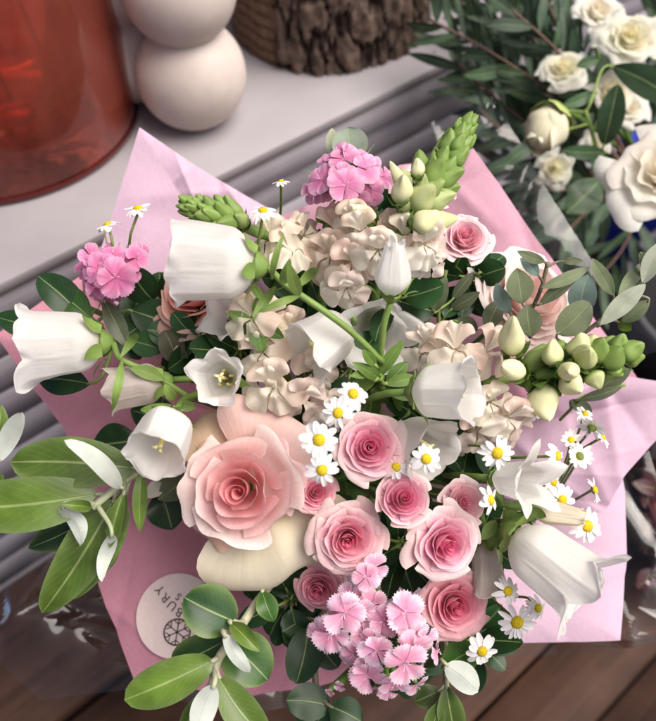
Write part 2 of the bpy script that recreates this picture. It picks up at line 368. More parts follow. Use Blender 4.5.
# log with rough bark
pl_ = onz(228, 40, ZT); pr_ = onz(438, 30, ZT); pm = (pl_ + pr_) / 2; lr = np.linalg.norm(pr_ - pl_) / 2
LC = np.array((pm[0], pm[1], ZT)); 
pf = onz(325, 76, ZT); away = unit((LC - CL) * (1, 1, 0)); LC = np.array((*(pf + away * lr * .98)[:2], ZT)); lr *= .98
lg = thing('log', 'short upright log with rough brown bark behind the candle', 'log', LC)
na, nz_ = 420, 130; A = np.linspace(0, 2 * math.pi, na, endpoint=False); Z = np.linspace(.001, .16, nz_)
AA, ZZ = np.meshgrid(A, Z, indexing='ij')
def fbm(x, y, z, seed, oct=4, s=1.0):
    r0 = np.random.default_rng(seed); out = 0; amp = 1
    for o in range(oct):
        for _ in range(4):
            k = r0.normal(size=3) * s * (2 ** o); out = out + amp * np.sin(k[0] * x + k[1] * y + k[2] * z + r0.uniform(0, 6.28)) / 4
        amp *= .55
    return out
bx_, by_ = np.cos(AA), np.sin(AA)
plate = fbm(bx_ * 5.5, by_ * 5.5, ZZ * 11, 3, 5, 3.0)
ridge = np.abs(plate); crack = np.clip(.22 - ridge, 0, .22) / .22
disp = -.007 * crack + .003 * fbm(bx_ * 9, by_ * 9, ZZ * 30, 5, 4, 3.0)
ang_cam = math.atan2(*(CL - LC)[[1, 0]]); rela = np.angle(np.exp(1j * (AA - ang_cam)))
bare = smooth(-.42, -.55, rela) * smooth(-1.9, -1.6, rela)
disp = disp * (1 - .8 * bare) - .006 * bare
rr2 = lr * (1 + .02 * np.sin(3 * AA + 1)) + disp
colb = mixc(np.array((.120, .084, .066)), np.array((.012, .007, .005)), (crack ** .6)[..., None]); colb = colb * (1 + .35 * fbm(bx_ * 5, by_ * 5, ZZ * 40, 9, 3, 3.0))[..., None]
lines = (.5 + .5 * np.sin(ZZ * 520 + 2 * fbm(bx_ * 3, by_ * 3, ZZ * 12, 12, 2, 2.0)))
colw = mixc(np.array((.20, .125, .085)), np.array((.10, .056, .036)), (lines ** 3)[..., None])
colb = np.clip(mixc(colb, colw, bare[..., None]), .003, 1)
pts = np.stack((LC[0] + rr2 * np.cos(AA), LC[1] + rr2 * np.sin(AA), ZT + ZZ), -1)
mb = MB(); mb.grid(pts, colb, wrap_u=True); mb.build('bark', solid_mat('bark', None, .85, .15, 130, .4, .7, dist=.003), lg)
mb = MB(); tg_ = np.stack([pts[:, -1] * k + np.array((LC[0], LC[1], ZT + .16)) * (1 - k) for k in (1, .66, .33, 0)], 1); mb.grid(tg_, (.30, .19, .11), wrap_u=True)
mb.build('sawn_top', solid_mat('sawn_wood', None, .8, .1, 60, .3, .2), lg)

# ------------------------------------------------------------------ flower makers (local +Z = where the flower looks)
TIE = P(345, 470, -.26)
def bez(p0, p1, p2, p3, n=14):
    t = np.linspace(0, 1, n)[:, None]; return (1 - t) ** 3 * p0 + 3 * (1 - t) ** 2 * t * p1 + 3 * (1 - t) * t * t * p2 + t ** 3 * p3
def dome(px, py):
    r = math.hypot((px - 350), (py - 430)); return .075 * (1 - min(1.3, (r / 300) ** 2))
def cdir(px, py, k=.55):
    return cw(unit(((px - 350) / 300 * k, -(py - 430) / 300 * k, 1)))
def stem_part(t, base, direction, col=GREEN, rad=.0017, path=None, name='stem', col2=None):
    mb = MB()
    if path is not None: pts = np.array(path)
    else:
        d = unit(direction); pts = bez(base, base - d * .05, TIE + (base - TIE) * .45, TIE + rng.normal(size=3) * .006)
    if path is not None and len(pts) > 2:
        t_ = np.linspace(0, 1, len(pts)); tt = np.linspace(0, 1, len(pts) * 5)
        q = np.stack([np.interp(tt, t_, pts[:, i]) for i in range(3)], 1)
        for _ in range(3): q[1:-1] = (q[:-2] + 2 * q[1:-1] + q[2:]) / 4
        pts = q
    mb.tube(pts, rad, col, 8, col2=col2); return mb.build(name, M_GREEN, t)

def petal_patch(ang, phi0, r0, rm, h, curl, ts=.9, ruf=.02, nu=21, nv=15, point=.25, z0=0.0, seed=None, wmin=.35, flare=0.0, tipcut=.36):
    """petal as a patch of a cup: u across (angle), v from base to rim; rim rolls outward by curl"""
    r_ = np.random.default_rng(seed if seed is not None else int(rng.integers(1e9)))
    s, t = np.meshgrid(np.linspace(-1, 1, nu), np.linspace(0, 1, nv), indexing='ij')
    tt = t * (1 - tipcut * 1.25 * (1 - np.sqrt(1 - .995 * s * s)) + .035 * np.exp(-(s / .16) ** 2) * r_.uniform(.2, 1.2))
    wid = wmin + (1 - wmin) * np.sin(np.clip(tt * 1.25, 0, 1) * math.pi / 2)
    ph = ang + phi0 * s * wid
    rr = r0 + (rm - r0) * np.sin(np.clip(tt / .7, 0, 1) * math.pi / 2) + flare * tt
    rr = rr * (1 + .05 * s)
    z = z0 + h * (tt ** 1.05)
    c = smooth(.60, 1.0, tt * (1 + .30 * np.abs(s) ** 2.0)) * curl * (1 + point * np.abs(s))
    rr = rr + c; z = z - c * .55 * smooth(.75, 1.1, tt + .1 * np.abs(s))
    f1, f2, a1_, a2_ = r_.uniform(2, 4), r_.uniform(4, 7), r_.uniform(0, 6.28), r_.uniform(0, 6.28)
    rw = ruf * tt ** 2 * (np.sin(f1 * s * 1.6 + a1_) + .6 * np.sin(f2 * s * 1.6 + a2_))
    rr = rr + rw; z = z + rw * .7 * r_.choice((-1, 1))
    return np.stack((rr * np.cos(ph), rr * np.sin(ph), z), -1), s, t

def make_rose(t, M, pal, n=20, seed=0, open_=1.0, guard=None, heart=.22, tall=1.0, sepals=True, mat=None, ruf=.018):
    """pal: (heart, mid, outer, rim) colours. unit outer radius"""
    mat = mat or M_PETAL
    r_ = np.random.default_rng(seed); ch, cm, co, crim = pal
    hs = heart / .22
    # heart: a rolled ribbon
    mb = MB(); th = np.linspace(0, 2 * math.pi * 2.6, 90); v = np.linspace(0, 1, 8)
    T, Vv = np.meshgrid(th, v, indexing='ij')
    rr = (.025 + .17 * (T / th[-1]) ** 1.1) * hs * (1 + .14 * np.sin(T * 1.37 + r_.uniform(0, 6))) * (.75 + .25 * Vv) + .018 * smooth(.8, 1, Vv)
    zz = tall * (.45 + (.47 - .07 * np.cos(T * 1.9) * .5) * Vv) - .05 * smooth(.85, 1, Vv) * 0
    col = mixc(ch * .92, ch, Vv[..., None]); mb.grid(np.stack((rr * np.cos(T), rr * np.sin(T), zz), -1), col, M=M)
    mb.build('heart', mat, t)
    for i in range(n):
        f = i / (n - 1)
        rm = (.17 * hs + (.60 - .02 * hs) * f ** .95)
        h = tall * (.96 - .30 * f - .16 * f * f) + r_.uniform(-.03, .03)
        curl = (.03 + .30 * f ** 1.25 * open_)
        phi0 = 1.45 - .55 * f
        g, s, tv = petal_patch(i * 2.39996 + r_.uniform(-.15, .15) + seed, phi0, .05, rm, h, curl, ruf=ruf * (.5 + f), seed=int(r_.integers(1e9)), point=.15 + .35 * f)
        c0 = mixc(ch, cm, min(1, f * 2)) if f < .5 else mixc(cm, co, (f - .5) * 2)
        col = mixc(np.broadcast_to(c0, g.shape), np.broadcast_to(mixc(c0, crim, .75), g.shape), (smooth(.72, 1, tv) * (.4 + .6 * f))[..., None])
        col = mixc(col, np.broadcast_to(np.array((.62, .60, .36)), g.shape), (smooth(.3, .0, tv) * .6)[..., None])
        col = col * (1 + .07 * r_.uniform(-1, 1))
        mb = MB(); mb.grid(g, np.clip(col, 0, .92), M=M); mb.build('petal', mat, t)
    for gd in (guard or []):
        ang, phi0, rm, h, curl, c1, c2, z0 = gd
        g, s, tv = petal_patch(R(ang), phi0, .08, rm, h, curl, ruf=.10, nu=41, nv=22, seed=int(r_.integers(1e9)), point=.1, z0=z0, tipcut=.44)
        col = mixc(np.broadcast_to(c1, g.shape), np.broadcast_to(c2, g.shape), smooth(.45, 1, tv)[..., None])
        mb = MB(); mb.grid(g, col, M=M); mb.build('outer_petal', mat, t)
    if sepals:
        mb = MB()
        for i in range(5):
            g, s, tv = petal_patch(i * 1.2566, .5, .02, .34, .10, .25, ruf=.0, nu=5, nv=9, z0=-.04, wmin=.5, tipcut=.0)
            k = (1 - tv ** 1.5) ; cen = g[2:3]; g = cen + (g - cen) * k[..., None]
            mb.grid(g, mixc(GREEN, GREEN_L, tv[..., None] * .5), M=M)
        mb.lathe([(0, -.16), (.10, -.14), (.15, -.05), (.12, .03), (0, .04)], GREEN, 12, M); mb.build('calyx', M_GREEN, t)

def rose(px, py, rpx, label, pal, dw=0.0, d=None, roll=0.0, cat='rose', name='rose', group='small pink roses in the bouquet', k=.55, stem=True, w_abs=None, stem_to=None, **kw):
    w_ = dome(px, py) + dw if w_abs is None else w_abs; s = rpx * m_at(w_) / 1.02
    dr = cdir(px, py, k) if d is None else cw(unit(d))
    top = P(px, py, w_); base = top - dr * s * .6
    t = thing(name, label, cat, base, group); M = mat4(frame(dr, roll), base, s)
    make_rose(t, M, pal, **kw)
    if stem_to is not None: stem_part(t, base, dr, rad=.002, path=list(bez(base, base - dr * .06, mixc(base, stem_to, .6), stem_to)))
    elif stem: stem_part(t, base - dr * s * .12, dr, rad=.0018)
    return t

def bell_grid(L=1.0, rb=.36, rm=.50, flare=.17, lobe=.13, nu=120, nv=40, seed=0, fold=.05):
    r_ = np.random.default_rng(seed)
    a, v = np.meshgrid(np.linspace(0, 2 * math.pi, nu, endpoint=False), np.linspace(0, 1, nv), indexing='ij')
    cc = np.cos(5 * a); xw = np.abs(np.angle(np.exp(1j * 5 * a))) / math.pi; c5 = .45 * (2 * np.abs(np.cos(2.5 * a)) ** .75 - 1) + .55 * (1 - 2 * xw ** .85)
    c5 = c5 * (1 + .25 * np.sin(a + r_.uniform(0, 6)))
    rr = rb * np.sin(np.clip(v / .34, 0, 1) * math.pi / 2) ** .8
    rr = rr + (rm - rb) * smooth(.25, .95, v)
    rr = rr + flare * smooth(.74, 1.0, v) ** 1.4 * (.62 + .38 * c5)
    rr = rr * (1 + fold * cc * np.sin(math.pi * np.clip(v, 0, 1)) + .02 * np.sin(3 * a + 5 * v + r_.uniform(0, 6)) * v + .03 * np.sin(2 * a + r_.uniform(0, 6)) * v)
    # a fine keel at the middle of every lobe
    rr = rr * (1 + .014 * np.exp(-(np.angle(np.exp(1j * 5 * a)) / .5) ** 2) * smooth(.1, .3, v) * smooth(1, .8, v))
    z = L * v + lobe * smooth(.62, 1.0, v) * (c5 * .75 + .1) 
    z = z - .10 * smooth(.90, 1.0, v) * (.6 + .4 * c5)
    for _ in range(7):
        ka, kv, am = r_.uniform(-6, 6), r_.uniform(2, 9), r_.uniform(.006, .014); rr = rr * (1 + am * np.sin(round(ka) * a + kv * v + r_.uniform(0, 6)) * smooth(.1, .4, v))
    ru = .05 * smooth(.8, 1, v); rr = rr + ru * np.sin(3 * a + r_.uniform(0, 6)) + .30 * ru * np.sin(11 * a + r_.uniform(0, 6)) - .012 * np.abs(np.sin(5 * a)) ** .5 * smooth(.2, .5, v) ; z = z + ru * np.sin(4 * a + r_.uniform(0, 6))
    return np.stack((rr * np.cos(a), rr * np.sin(a), z), -1), v
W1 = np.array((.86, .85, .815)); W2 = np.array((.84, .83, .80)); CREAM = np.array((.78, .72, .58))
def bell(px, py, Lpx, d, label, dw=0.0, roll=0.0, wpx=None, shape=None, stem=None, sepal=1.0, seed=0, tint=None, stamens=True, bracts=(), name='bellflower', group='white bellflowers in the bouquet', calyx=True):
    """px,py: middle of the bell; d: camera-space direction the mouth looks to"""
    w_ = dome(px, py) + dw; s = Lpx * m_at(w_); dr = cw(unit(d))
    mid = P(px, py, w_); base = mid - dr * s * .5
    t = thing(name, label, 'bellflower', base, group); M = mat4(frame(dr, roll), base, s)
    sh = dict(seed=seed); sh.update(shape or {})
    g, v = bell_grid(**sh)
    c1 = W1 if tint is None else tint
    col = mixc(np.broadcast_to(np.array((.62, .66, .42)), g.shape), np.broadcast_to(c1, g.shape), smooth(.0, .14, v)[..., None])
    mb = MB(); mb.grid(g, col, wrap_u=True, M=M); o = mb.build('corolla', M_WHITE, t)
    if stamens:
        mb = MB(); mb.tube([(0, 0, .05), (.01, .0, .4), (.02, .01, .74)], [.035, .035, .045], np.array((.62, .56, .20)), 8, M=M)
        for q in range(3):
            an = q * 2.094 + .4; mb.tube([(.02, .01, .72), (.02 + .05 * math.cos(an), .01 + .05 * math.sin(an), .79), (.02 + .11 * math.cos(an), .01 + .11 * math.sin(an), .78)], [.035, .032, .018], np.array((.78, .70, .34)), 6, M=M)
        mb.build('pistil', M_BUD, t)
        mb = MB()
        for q in range(5):
            an = q * 1.2566; mb.tube([(.07 * math.cos(an), .07 * math.sin(an), .05), (.17 * math.cos(an), .17 * math.sin(an), .22), (.14 * math.cos(an), .14 * math.sin(an), .42)], [.03, .022, .026], np.array((.60, .52, .18)), 6, M=M)
        mb.build('stamens', M_BUD, t)
    if calyx:
        mb = MB(); mb.lathe([(0, -.10), (.07, -.09), (.12, -.03), (.155, .015), (.165, .045), (.13, .045)], mixc(GREEN, GREEN_L, .7), 20, M, fn=lambda g, a: g * np.stack((1 + .08 * np.cos(10 * a), 1 + .08 * np.cos(10 * a), 1 + 0 * a), -1)[:, None, :])
        for q in range(5):
            an = q * 1.2566 + .628; ln = sepal * (.42 + .08 * rng.random())
            tt = np.linspace(0, 1, 9); ss = np.linspace(-1, 1, 5); S, T = np.meshgrid(ss, tt, indexing='ij')
            wd = .085 * (1 - T ** 1.6) * (1 + .4 * np.sin(T * 3.14)); rr = .20 + .26 * T * ln / .42 * (.6 + .4 * T) + .02 * np.abs(S); zc = .02 + ln * (.75 * T - .35 * T * T) - .0
            x = rr * math.cos(an) - wd * S * math.sin(an); y = rr * math.sin(an) + wd * S * math.cos(an)
            mb.grid(np.stack((x, y, zc + .0 * S), -1), mixc(GREEN_L, GREEN, T[..., None] * .6), M=M)
        mb.build('calyx', M_GREEN, t)
    bb = base - dr * s * .09
    if stem:
        pts = [bb] + [P(x, y, ww) for x, y, ww in stem]; stem_part(t, bb, dr, mixc(GREEN, GREEN_L, .75), [.0014] + [.0018] * (len(pts) * 5 - 1) if len(pts) > 2 else .0016, pts)
        e = pts[-1]; stem_part(t, e, unit(pts[-2] - pts[-1]) * 0 + cw((0, 0, 1)), rad=.0022)
    else: stem_part(t, bb, dr, mixc(GREEN, GREEN_L, .5), .002)
    for br in bracts: leaf_px(t, *br[:3], **br[3])
    return t

# ------------------------------------------------------------------ leaves
def leaf_grid(p0, p1, width, nrm, col, col_edge=None, crease=.10, bend=0.0, cup=0.0, tipw=1.0, shape=1.0, seed=0, nu=9, nv=18, wave=.03, twist=0.0, pow_=.75):
    """p0->p1 axis in world, nrm roughly the upper side"""
    r_ = np.random.default_rng(seed); L_ = np.linalg.norm(p1 - p0); x = (p1 - p0) / L_
    z = unit(nrm - x * np.dot(nrm, x)); y = np.cross(z, x)
    s, t = np.meshgrid(np.linspace(1, -1, nu), np.linspace(0, 1, nv), indexing='ij')
    wd = np.sin(math.pi * np.clip(t, 0, 1) ** shape) ** pow_ * (1 - .0 * t); wd = np.maximum(wd, .03 * (1 - t))
    yy = s * wd * width / 2
    zz = crease * np.abs(yy) + cup * (yy / (width / 2)) ** 2 * width * .5 - bend * L_ * (4 * t * (1 - t)) * -1 
    zz = zz + wave * width * np.sin(t * r_.uniform(5, 9) + r_.uniform(0, 6) + s * 1.2) * np.abs(s)
    # sideways sweep so that no leaf is perfectly straight
    yy = yy + L_ * .05 * r_.uniform(-1, 1) * np.sin(math.pi * t)
    if twist:
        a = twist * t; yy, zz = yy * np.cos(a) - zz * np.sin(a), yy * np.sin(a) + zz * np.cos(a)
    g = p0 + (t * L_)[..., None] * x + yy[..., None] * y + zz[..., None] * z
    col = np.broadcast_to(col, g.shape)
    if col_edge is not None: col = mixc(col, np.broadcast_to(col_edge, g.shape), (np.abs(s) ** 4)[..., None])
    uv = np.stack(((s + 1) / 2, t), -1)
    return g, col, uv
def leaf_px(t, b, e, wpx, mat=None, col=None, flip=False, roll=0.0, bend=.06, crease=.12, edge=None, shape=1.0, cup=0.0, twist=0.0, name='leaf', pow_=.75, label=None, wave=.03, parent=None):
    """b, e = (px, py, w) base and tip; flip shows the pale back"""
    p0, p1 = P(*b), P(*e); x = unit(p1 - p0); tocam = unit(CL - (p0 + p1) / 2); nn = tocam * (-1 if flip else 1)
    y = np.cross(nn, x); nn = nn * math.cos(roll) + unit(y) * math.sin(roll)
    g, c, uv = leaf_grid(p0, p1, wpx * m_at((b[2] + e[2]) / 2), nn, col if col is not None else GREEN, edge, crease, bend, cup, shape=shape, seed=int(rng.integers(1e9)), twist=twist, pow_=pow_, wave=wave)
    mb = MB(); mb.grid(g, c, uv=uv); return mb.build(name, mat or M_GREEN_LEAF, parent or t, label=label)
M_GREEN_LEAF = leaf_mat('fresh_green_leaf', (.16, .26, .07), .42, .2)

def sprig(stem_pts, label, leaves, mat, col, cat='branch', name='leafy_branch', group=None, rad=.0018, scol=None, edge=None):
    """stem_pts [(px,py,w)], leaves [(b,e,width,{...})]"""
    p = [P(*q) for q in stem_pts]; t = thing(name, label, cat, p[0], group)
    sc_c = scol if scol is not None else GREEN_L
    stem_part(t, p[0], cw((0, 0, 1)), sc_c, rad, p)
    q_ = np.concatenate([np.linspace(a_, b_, 12) for a_, b_ in zip(p[:-1], p[1:])]); mp_ = None
    for b, e, wd, kw in leaves:
        lb_ = P(*b); dd_ = np.linalg.norm(q_ - lb_, axis=1); i_ = int(np.argmin(dd_))
        if .002 < dd_[i_] < .05:
            i2 = max(0, i_ - 2); mp_ = MB(); tip_ = lb_ + unit(P(*e) - lb_) * .002; mp_.tube(bez(q_[i2], mixc(q_[i2], lb_, .5), lb_ - unit(P(*e) - lb_) * dd_[i_] * .3, tip_, 8), np.linspace(rad * .75, rad * .5, 8), sc_c, 7); mp_.build('petiole', M_GREEN, t)
    for b, e, wd, kw in leaves:
        kw = dict(kw); c = kw.pop('col', col); m_ = kw.pop('mat', mat); ed = kw.pop('edge', edge)
        leaf_px(t, b, e, wd, m_, c * rng.uniform(.88, 1.12), edge=ed, **kw)
    return t

# ------------------------------------------------------------------ daisies
def daisy(px, py, rpx, label, d=None, dw=.02, stem=None, n=None, droop=.15, seed=None, roll=0.0, size=1.0, group='chamomile daisies in the bouquet', disc=1.0, w_abs=None):
    sd_ = int(rng.integers(1e9)) if seed is None else seed; r_ = np.random.default_rng(sd_)
    w_ = (dome(px, py) + dw) if w_abs is None else w_abs; s = rpx * m_at(w_); dr = cw(unit(d)) if d is not None else cdir(px, py, .4)
    base = P(px, py, w_); t = thing('chamomile', label, 'daisy', base, group); M = mat4(frame(dr, roll), base, s)
    n = n or int(r_.integers(11, 17)); mb = MB()
    for i in range(n):
        if n > 10 and r_.random() < .07: continue
        an = i * 2 * math.pi / n + r_.uniform(-.13, .13); ln = r_.uniform(.82, 1.05); wd = r_.uniform(.13, .18) * 14 / n * 1.1; dp = droop + r_.uniform(-.15, .3)
        S, T = np.meshgrid(np.linspace(-1, 1, 5), np.linspace(0, 1, 9), indexing='ij')
        rr = .22 + (ln - .22) * T; hw = wd * (np.sin(math.pi * np.clip(T * .86 + .07, 0, 1)) ** .6); tw = r_.uniform(-.3, .3)
        z = -dp * T ** 1.6 + .05 * np.abs(S) * 1 + tw * hw * S + .02
        x = rr * math.cos(an) - hw * S * math.sin(an); y = rr * math.sin(an) + hw * S * math.cos(an)
        mb.grid(np.stack((x, y, z), -1), np.array((.88, .87, .85)), M=M)
    mb.build('petals', M_DAISY, t)
    mb = MB(); q = np.linspace(0, math.pi / 2, 9); rd = .33 * disc
    pr = [(.0, -.05), (rd * .9, -.03)] + [(rd * math.cos(a), .30 * disc * math.sin(a) * .8) for a in q]
    mb.lathe(pr, [mixc(np.array((.62, .40, .015)), np.array((.72, .56, .03)), min(1, i / 10)) for i in range(len(pr))], 22, M, fn=lambda g, a: g * (1 + .035 * np.sin(g[..., 2:3] * 60 + 9 * a[:, None, None])))
    mb.build('disc', M_DISC, t)
    mb = MB(); mb.lathe([(.05, -.22), (.22, -.14), (.30, -.03), (.24, -.02)], GREEN_L * .8, 12, M); mb.build('calyx', M_GREEN, t)
    b0 = base - dr * s * .2
    if stem: stem_part(t, b0, dr, GREEN_L * .8, .0008, [b0] + [P(*q) for q in stem])
    else: stem_part(t, b0, dr, GREEN_L * .8, .0008)
    return t

# ------------------------------------------------------------------ dianthus heads
def floret_grid_set(serr=.06, petals=5, seed=0, pal=None, wide=1.0, eye=True):
    """one flat five-petalled floret, unit radius"""
    r_ = np.random.default_rng(seed); out = []; c1, c2, ce = pal
    for i in range(petals):
        an = i * 2 * math.pi / petals + r_.uniform(-.12, .12); nu, nv = 25, 12
        S, T = np.meshgrid(np.linspace(-1, 1, nu), np.linspace(0, 1, nv), indexing='ij')
        half = (.53 + .07 * T) * wide; ln_ = r_.uniform(.88, 1.06)
        edge = 1 - .20 * np.abs(S) ** 3.5 + serr * T ** 8 * (((np.arange(nu) % 3 == 0) * 1.0)[:, None] - .4)
        rr = (.0 + 1.0 * T) * edge * ln_; tz = r_.uniform(-.25, .25)
        z = tz * T + .16 * T ** 1.5 - .22 * T ** 3 * r_.uniform(.2, 1) + .05 * np.sin(S * r_.uniform(2.5, 5.5) + r_.uniform(0, 6)) * T ** 2 + .09 * S * T * r_.uniform(.3, 1)
        ph = an + half * S * 1.12
        g = np.stack((rr * np.cos(ph), rr * np.sin(ph), z + .012 * i), -1)
        col = mixc(np.broadcast_to(c1, g.shape), np.broadcast_to(c2, g.shape), smooth(.45, 1, T)[..., None])
        if eye:
            col = mixc(col, np.broadcast_to(ce, g.shape), (np.exp(-((T - .2) / .09) ** 2) * (.5 + .5 * np.cos(S * 9)) * .40)[..., None])
        col = col * (1 + .10 * r_.uniform(-1, 1)) * (1 + .10 * np.sin(S * r_.uniform(8, 14) + T * 6)[..., None] * T[..., None]); out.append((g, np.clip(col, 0, .9)))
    return out
def dianthus(px, py, label, florets, pal, dw=.02, serr=.06, wide=1.0, seed=0, name='sweet_william', eye=True, group='sweet william heads in the bouquet', bracts=40):
    """florets [(px,py,rpx,dw,(dx,dy,dz))]"""
    w_ = dome(px, py) + dw - .028; base = P(px, py, w_); t = thing(name, label, 'dianthus', base, group)
    r_ = np.random.default_rng(seed); fl2 = []
    for f_ in florets:
        fl2.append((f_[0], f_[1], f_[2] * .86, f_[3], f_[4]))
        fl2.append((f_[0] + r_.uniform(-15, 15), f_[1] + r_.uniform(-15, 15), f_[2] * r_.uniform(.6, .85), f_[3] - .006, tuple(np.array(f_[4]) + r_.normal(size=3) * .35)))
    for i, (fx, fy, fr, fw, d) in enumerate(fl2):
        ww = dome(px, py) + dw + fw; s = fr * m_at(ww); dr = cw(unit(d)); c = P(fx, fy, ww); M = mat4(frame(dr, r_.uniform(0, 6.28)), c, s)
        mb = MB(); k = r_.uniform(.9, 1.1)
        for g, col in floret_grid_set(serr, 5, int(r_.integers(1e9)), pal, wide, eye): mb.grid(g, np.clip(col * k, 0, .9), M=M)
        fo = mb.build('floret', M_PETAL, t)
        mb = MB(); tub = c - dr * s * .7; mb.tube([c - dr * s * .05, tub, tub * .35 + base * .65, base], [.0012, .0018, .0016, .0014], GREEN, 7); mb.build('pedicel', M_GREEN, t)
        mb = MB()
        for q in range(4):
            an = r_.uniform(0, 6.28); mb.tube([(0, 0, .05), (.10 * math.cos(an), .10 * math.sin(an), .30), (.22 * math.cos(an), .22 * math.sin(an), .42)], [.010, .009, .016], np.array((.78, .66, .72)), 5, M=M)
        mb.build('stamens', M_BUD, fo)
    mb = MB(); up = cdir(px, py, .4)
    for q in range(bracts):
        dv = unit(up * .6 + rng.normal(size=3) * .8); ln = rng.uniform(.010, .022); s0 = base + dv * .006
        mb.tube([s0, s0 + dv * ln * .5, s0 + dv * ln + up * ln * .2], [.0007, .0006, .0001], mixc(GREEN, GREEN_L, rng.random()), 4)
    if bracts: mb.build('bracts', M_GREEN, t)
    stem_part(t, base, up, rad=.0022)
    return t

# ------------------------------------------------------------------ snapdragons
def bud_grid(seed=0, nu=20, nv=16, lip=.12):
    a, v = np.meshgrid(np.linspace(0, 2 * math.pi, nu, endpoint=False), np.linspace(0, 1, nv), indexing='ij')
    q_ = np.random.default_rng(seed); k1, k2, k3 = q_.uniform(0, 6.28, 3)
    r = np.sin(math.pi * np.clip(v, 0, 1) ** 1.15) ** .66 * .31 * (1 + .22 * np.sin(v * 5 + .4))
    r = r * (1 + .09 * np.sin(2 * a + k1) * v + .07 * np.sin(3 * a + 4 * v + k2) * smooth(.4, .8, v))
    r = r * (1 - lip * np.exp(-(np.sin(a) / .35) ** 2) * smooth(.45, .8, v)) * (1 + .06 * np.cos(2 * a))
    x = r * np.cos(a) + .10 * np.sin(v * 2.4); y = r * np.sin(a)
    return np.stack((x, y, v), -1), v
def add_bud(t, p0, d, length, fat, cbase, ctip, roll=0.0, sep=True):
    g, v = bud_grid(int(rng.integers(1e9)), lip=.3); g = g * (fat, fat, 1); M = mat4(frame(d, roll), p0, length)
    aa_ = np.linspace(0, 2 * math.pi, g.shape[0], endpoint=False)[:, None]; tt_ = np.clip(smooth(.1, .6, v) - .35 * (.5 + .5 * np.cos(5 * aa_)) * (1 - v), 0, 1)
    col = mixc(np.broadcast_to(cbase, g.shape), np.broadcast_to(ctip, g.shape), tt_[..., None]) * rng.uniform(.85, 1.1)
    mb = MB(); mb.grid(g, col, wrap_u=True, M=M); o = mb.build('bud', M_BUD, t)
    if sep:
        mb = MB()
        for q in range(5):
            an = q * 1.2566 + roll; S, T = np.meshgrid(np.linspace(-1, 1, 5), np.linspace(0, 1, 7), indexing='ij')
            gr = bud_grid()[0]; hw = .20 * fat * (1 - T ** 1.5); rr = .04 + .35 * fat * np.sin(np.clip(T * 1.5, 0, 1.57)); z = -.02 + .38 * T
            x = rr * math.cos(an) - hw * S * math.sin(an); y = rr * math.sin(an) + hw * S * math.cos(an)
            mb.grid(np.stack((x, y, z), -1), mixc(GREEN, GREEN_L, .5), M=M)
        mb.build('sepals', M_GREEN, o)
    return o
SNAP_C = np.array((.72, .70, .40)); SNAP_P = np.array((.78, .58, .46)); SNAP_W = np.array((.80, .73, .60)); SNAP_G = np.array((.175, .265, .06))
def add_floret(t, p0, d, size, c1, c2, roll=0.0, seed=0):
    """snapdragon floret: tube, two upper lobes, three lower lobes and a swollen palate"""
    r_ = np.random.default_rng(seed); M = mat4(frame(d, roll), p0, size); mb = MB(); k_ = r_.uniform(.45, .8); c1 = mixc(c1, np.array((.92, .88, .78)), k_); c2 = mixc(mixc(c2, np.array((.92, .86, .79)), .55), np.array((.92, .68, .58)), r_.uniform(.05, .6))
    v = np.linspace(0, 1, 9); pr = [(.10 + .16 * math.sin(q * 1.4), -.75 + .8 * q) for q in v]
    mb.lathe(pr, [mixc(np.array((.60, .62, .36)), c1, q) for q in v], 18, M)
    for an, hw, ln, up, cc in ((1.0, .62, .80, 1.0, c2), (2.14, .62, .80, .95, c2), (-1.57, .52, .64, .12, c1), (-.5, .58, .74, .28, c2), (-2.64, .58, .74, .28, c1), (1.57, .55, .5, 1.25, c1)):
        nu, nv = 21, 14; S, T = np.meshgrid(np.linspace(-1, 1, nu), np.linspace(0, 1, nv), indexing='ij')
        tt = T * (1 - .40 * (1 - np.sqrt(1 - .99 * S * S))); rr = .06 + (ln + .14) * tt * (1 - .25 * (up > .3) * tt); wide = hw * (.55 + .6 * np.sin(np.clip(tt, 0, 1) * 1.5))
        ph = an + wide * S; z = .02 + up * np.sin(tt * 1.7) * .6 + r_.uniform(.10, .18) * np.sin(S * r_.uniform(3.0, 6.5) + r_.uniform(0, 6)) * tt ** 2.5 + r_.uniform(-.15, .15) * tt + (.20 * np.exp(-((tt - .3) / .18) ** 2) - .34 * tt ** 2.2 if up < .3 else -.26 * tt ** 4)
        k = r_.uniform(-.12, .12)
        col = mixc(np.broadcast_to(c1, rr.shape + (3,)), np.broadcast_to(cc, rr.shape + (3,)), smooth(.1, .8, T)[..., None] * (1 + k))
        mb.grid(np.stack((rr * np.cos(ph), rr * np.sin(ph), z), -1), np.clip(col, 0, .9), M=M)
    o = mb.build('floret', M_SNAP, t)
    return o

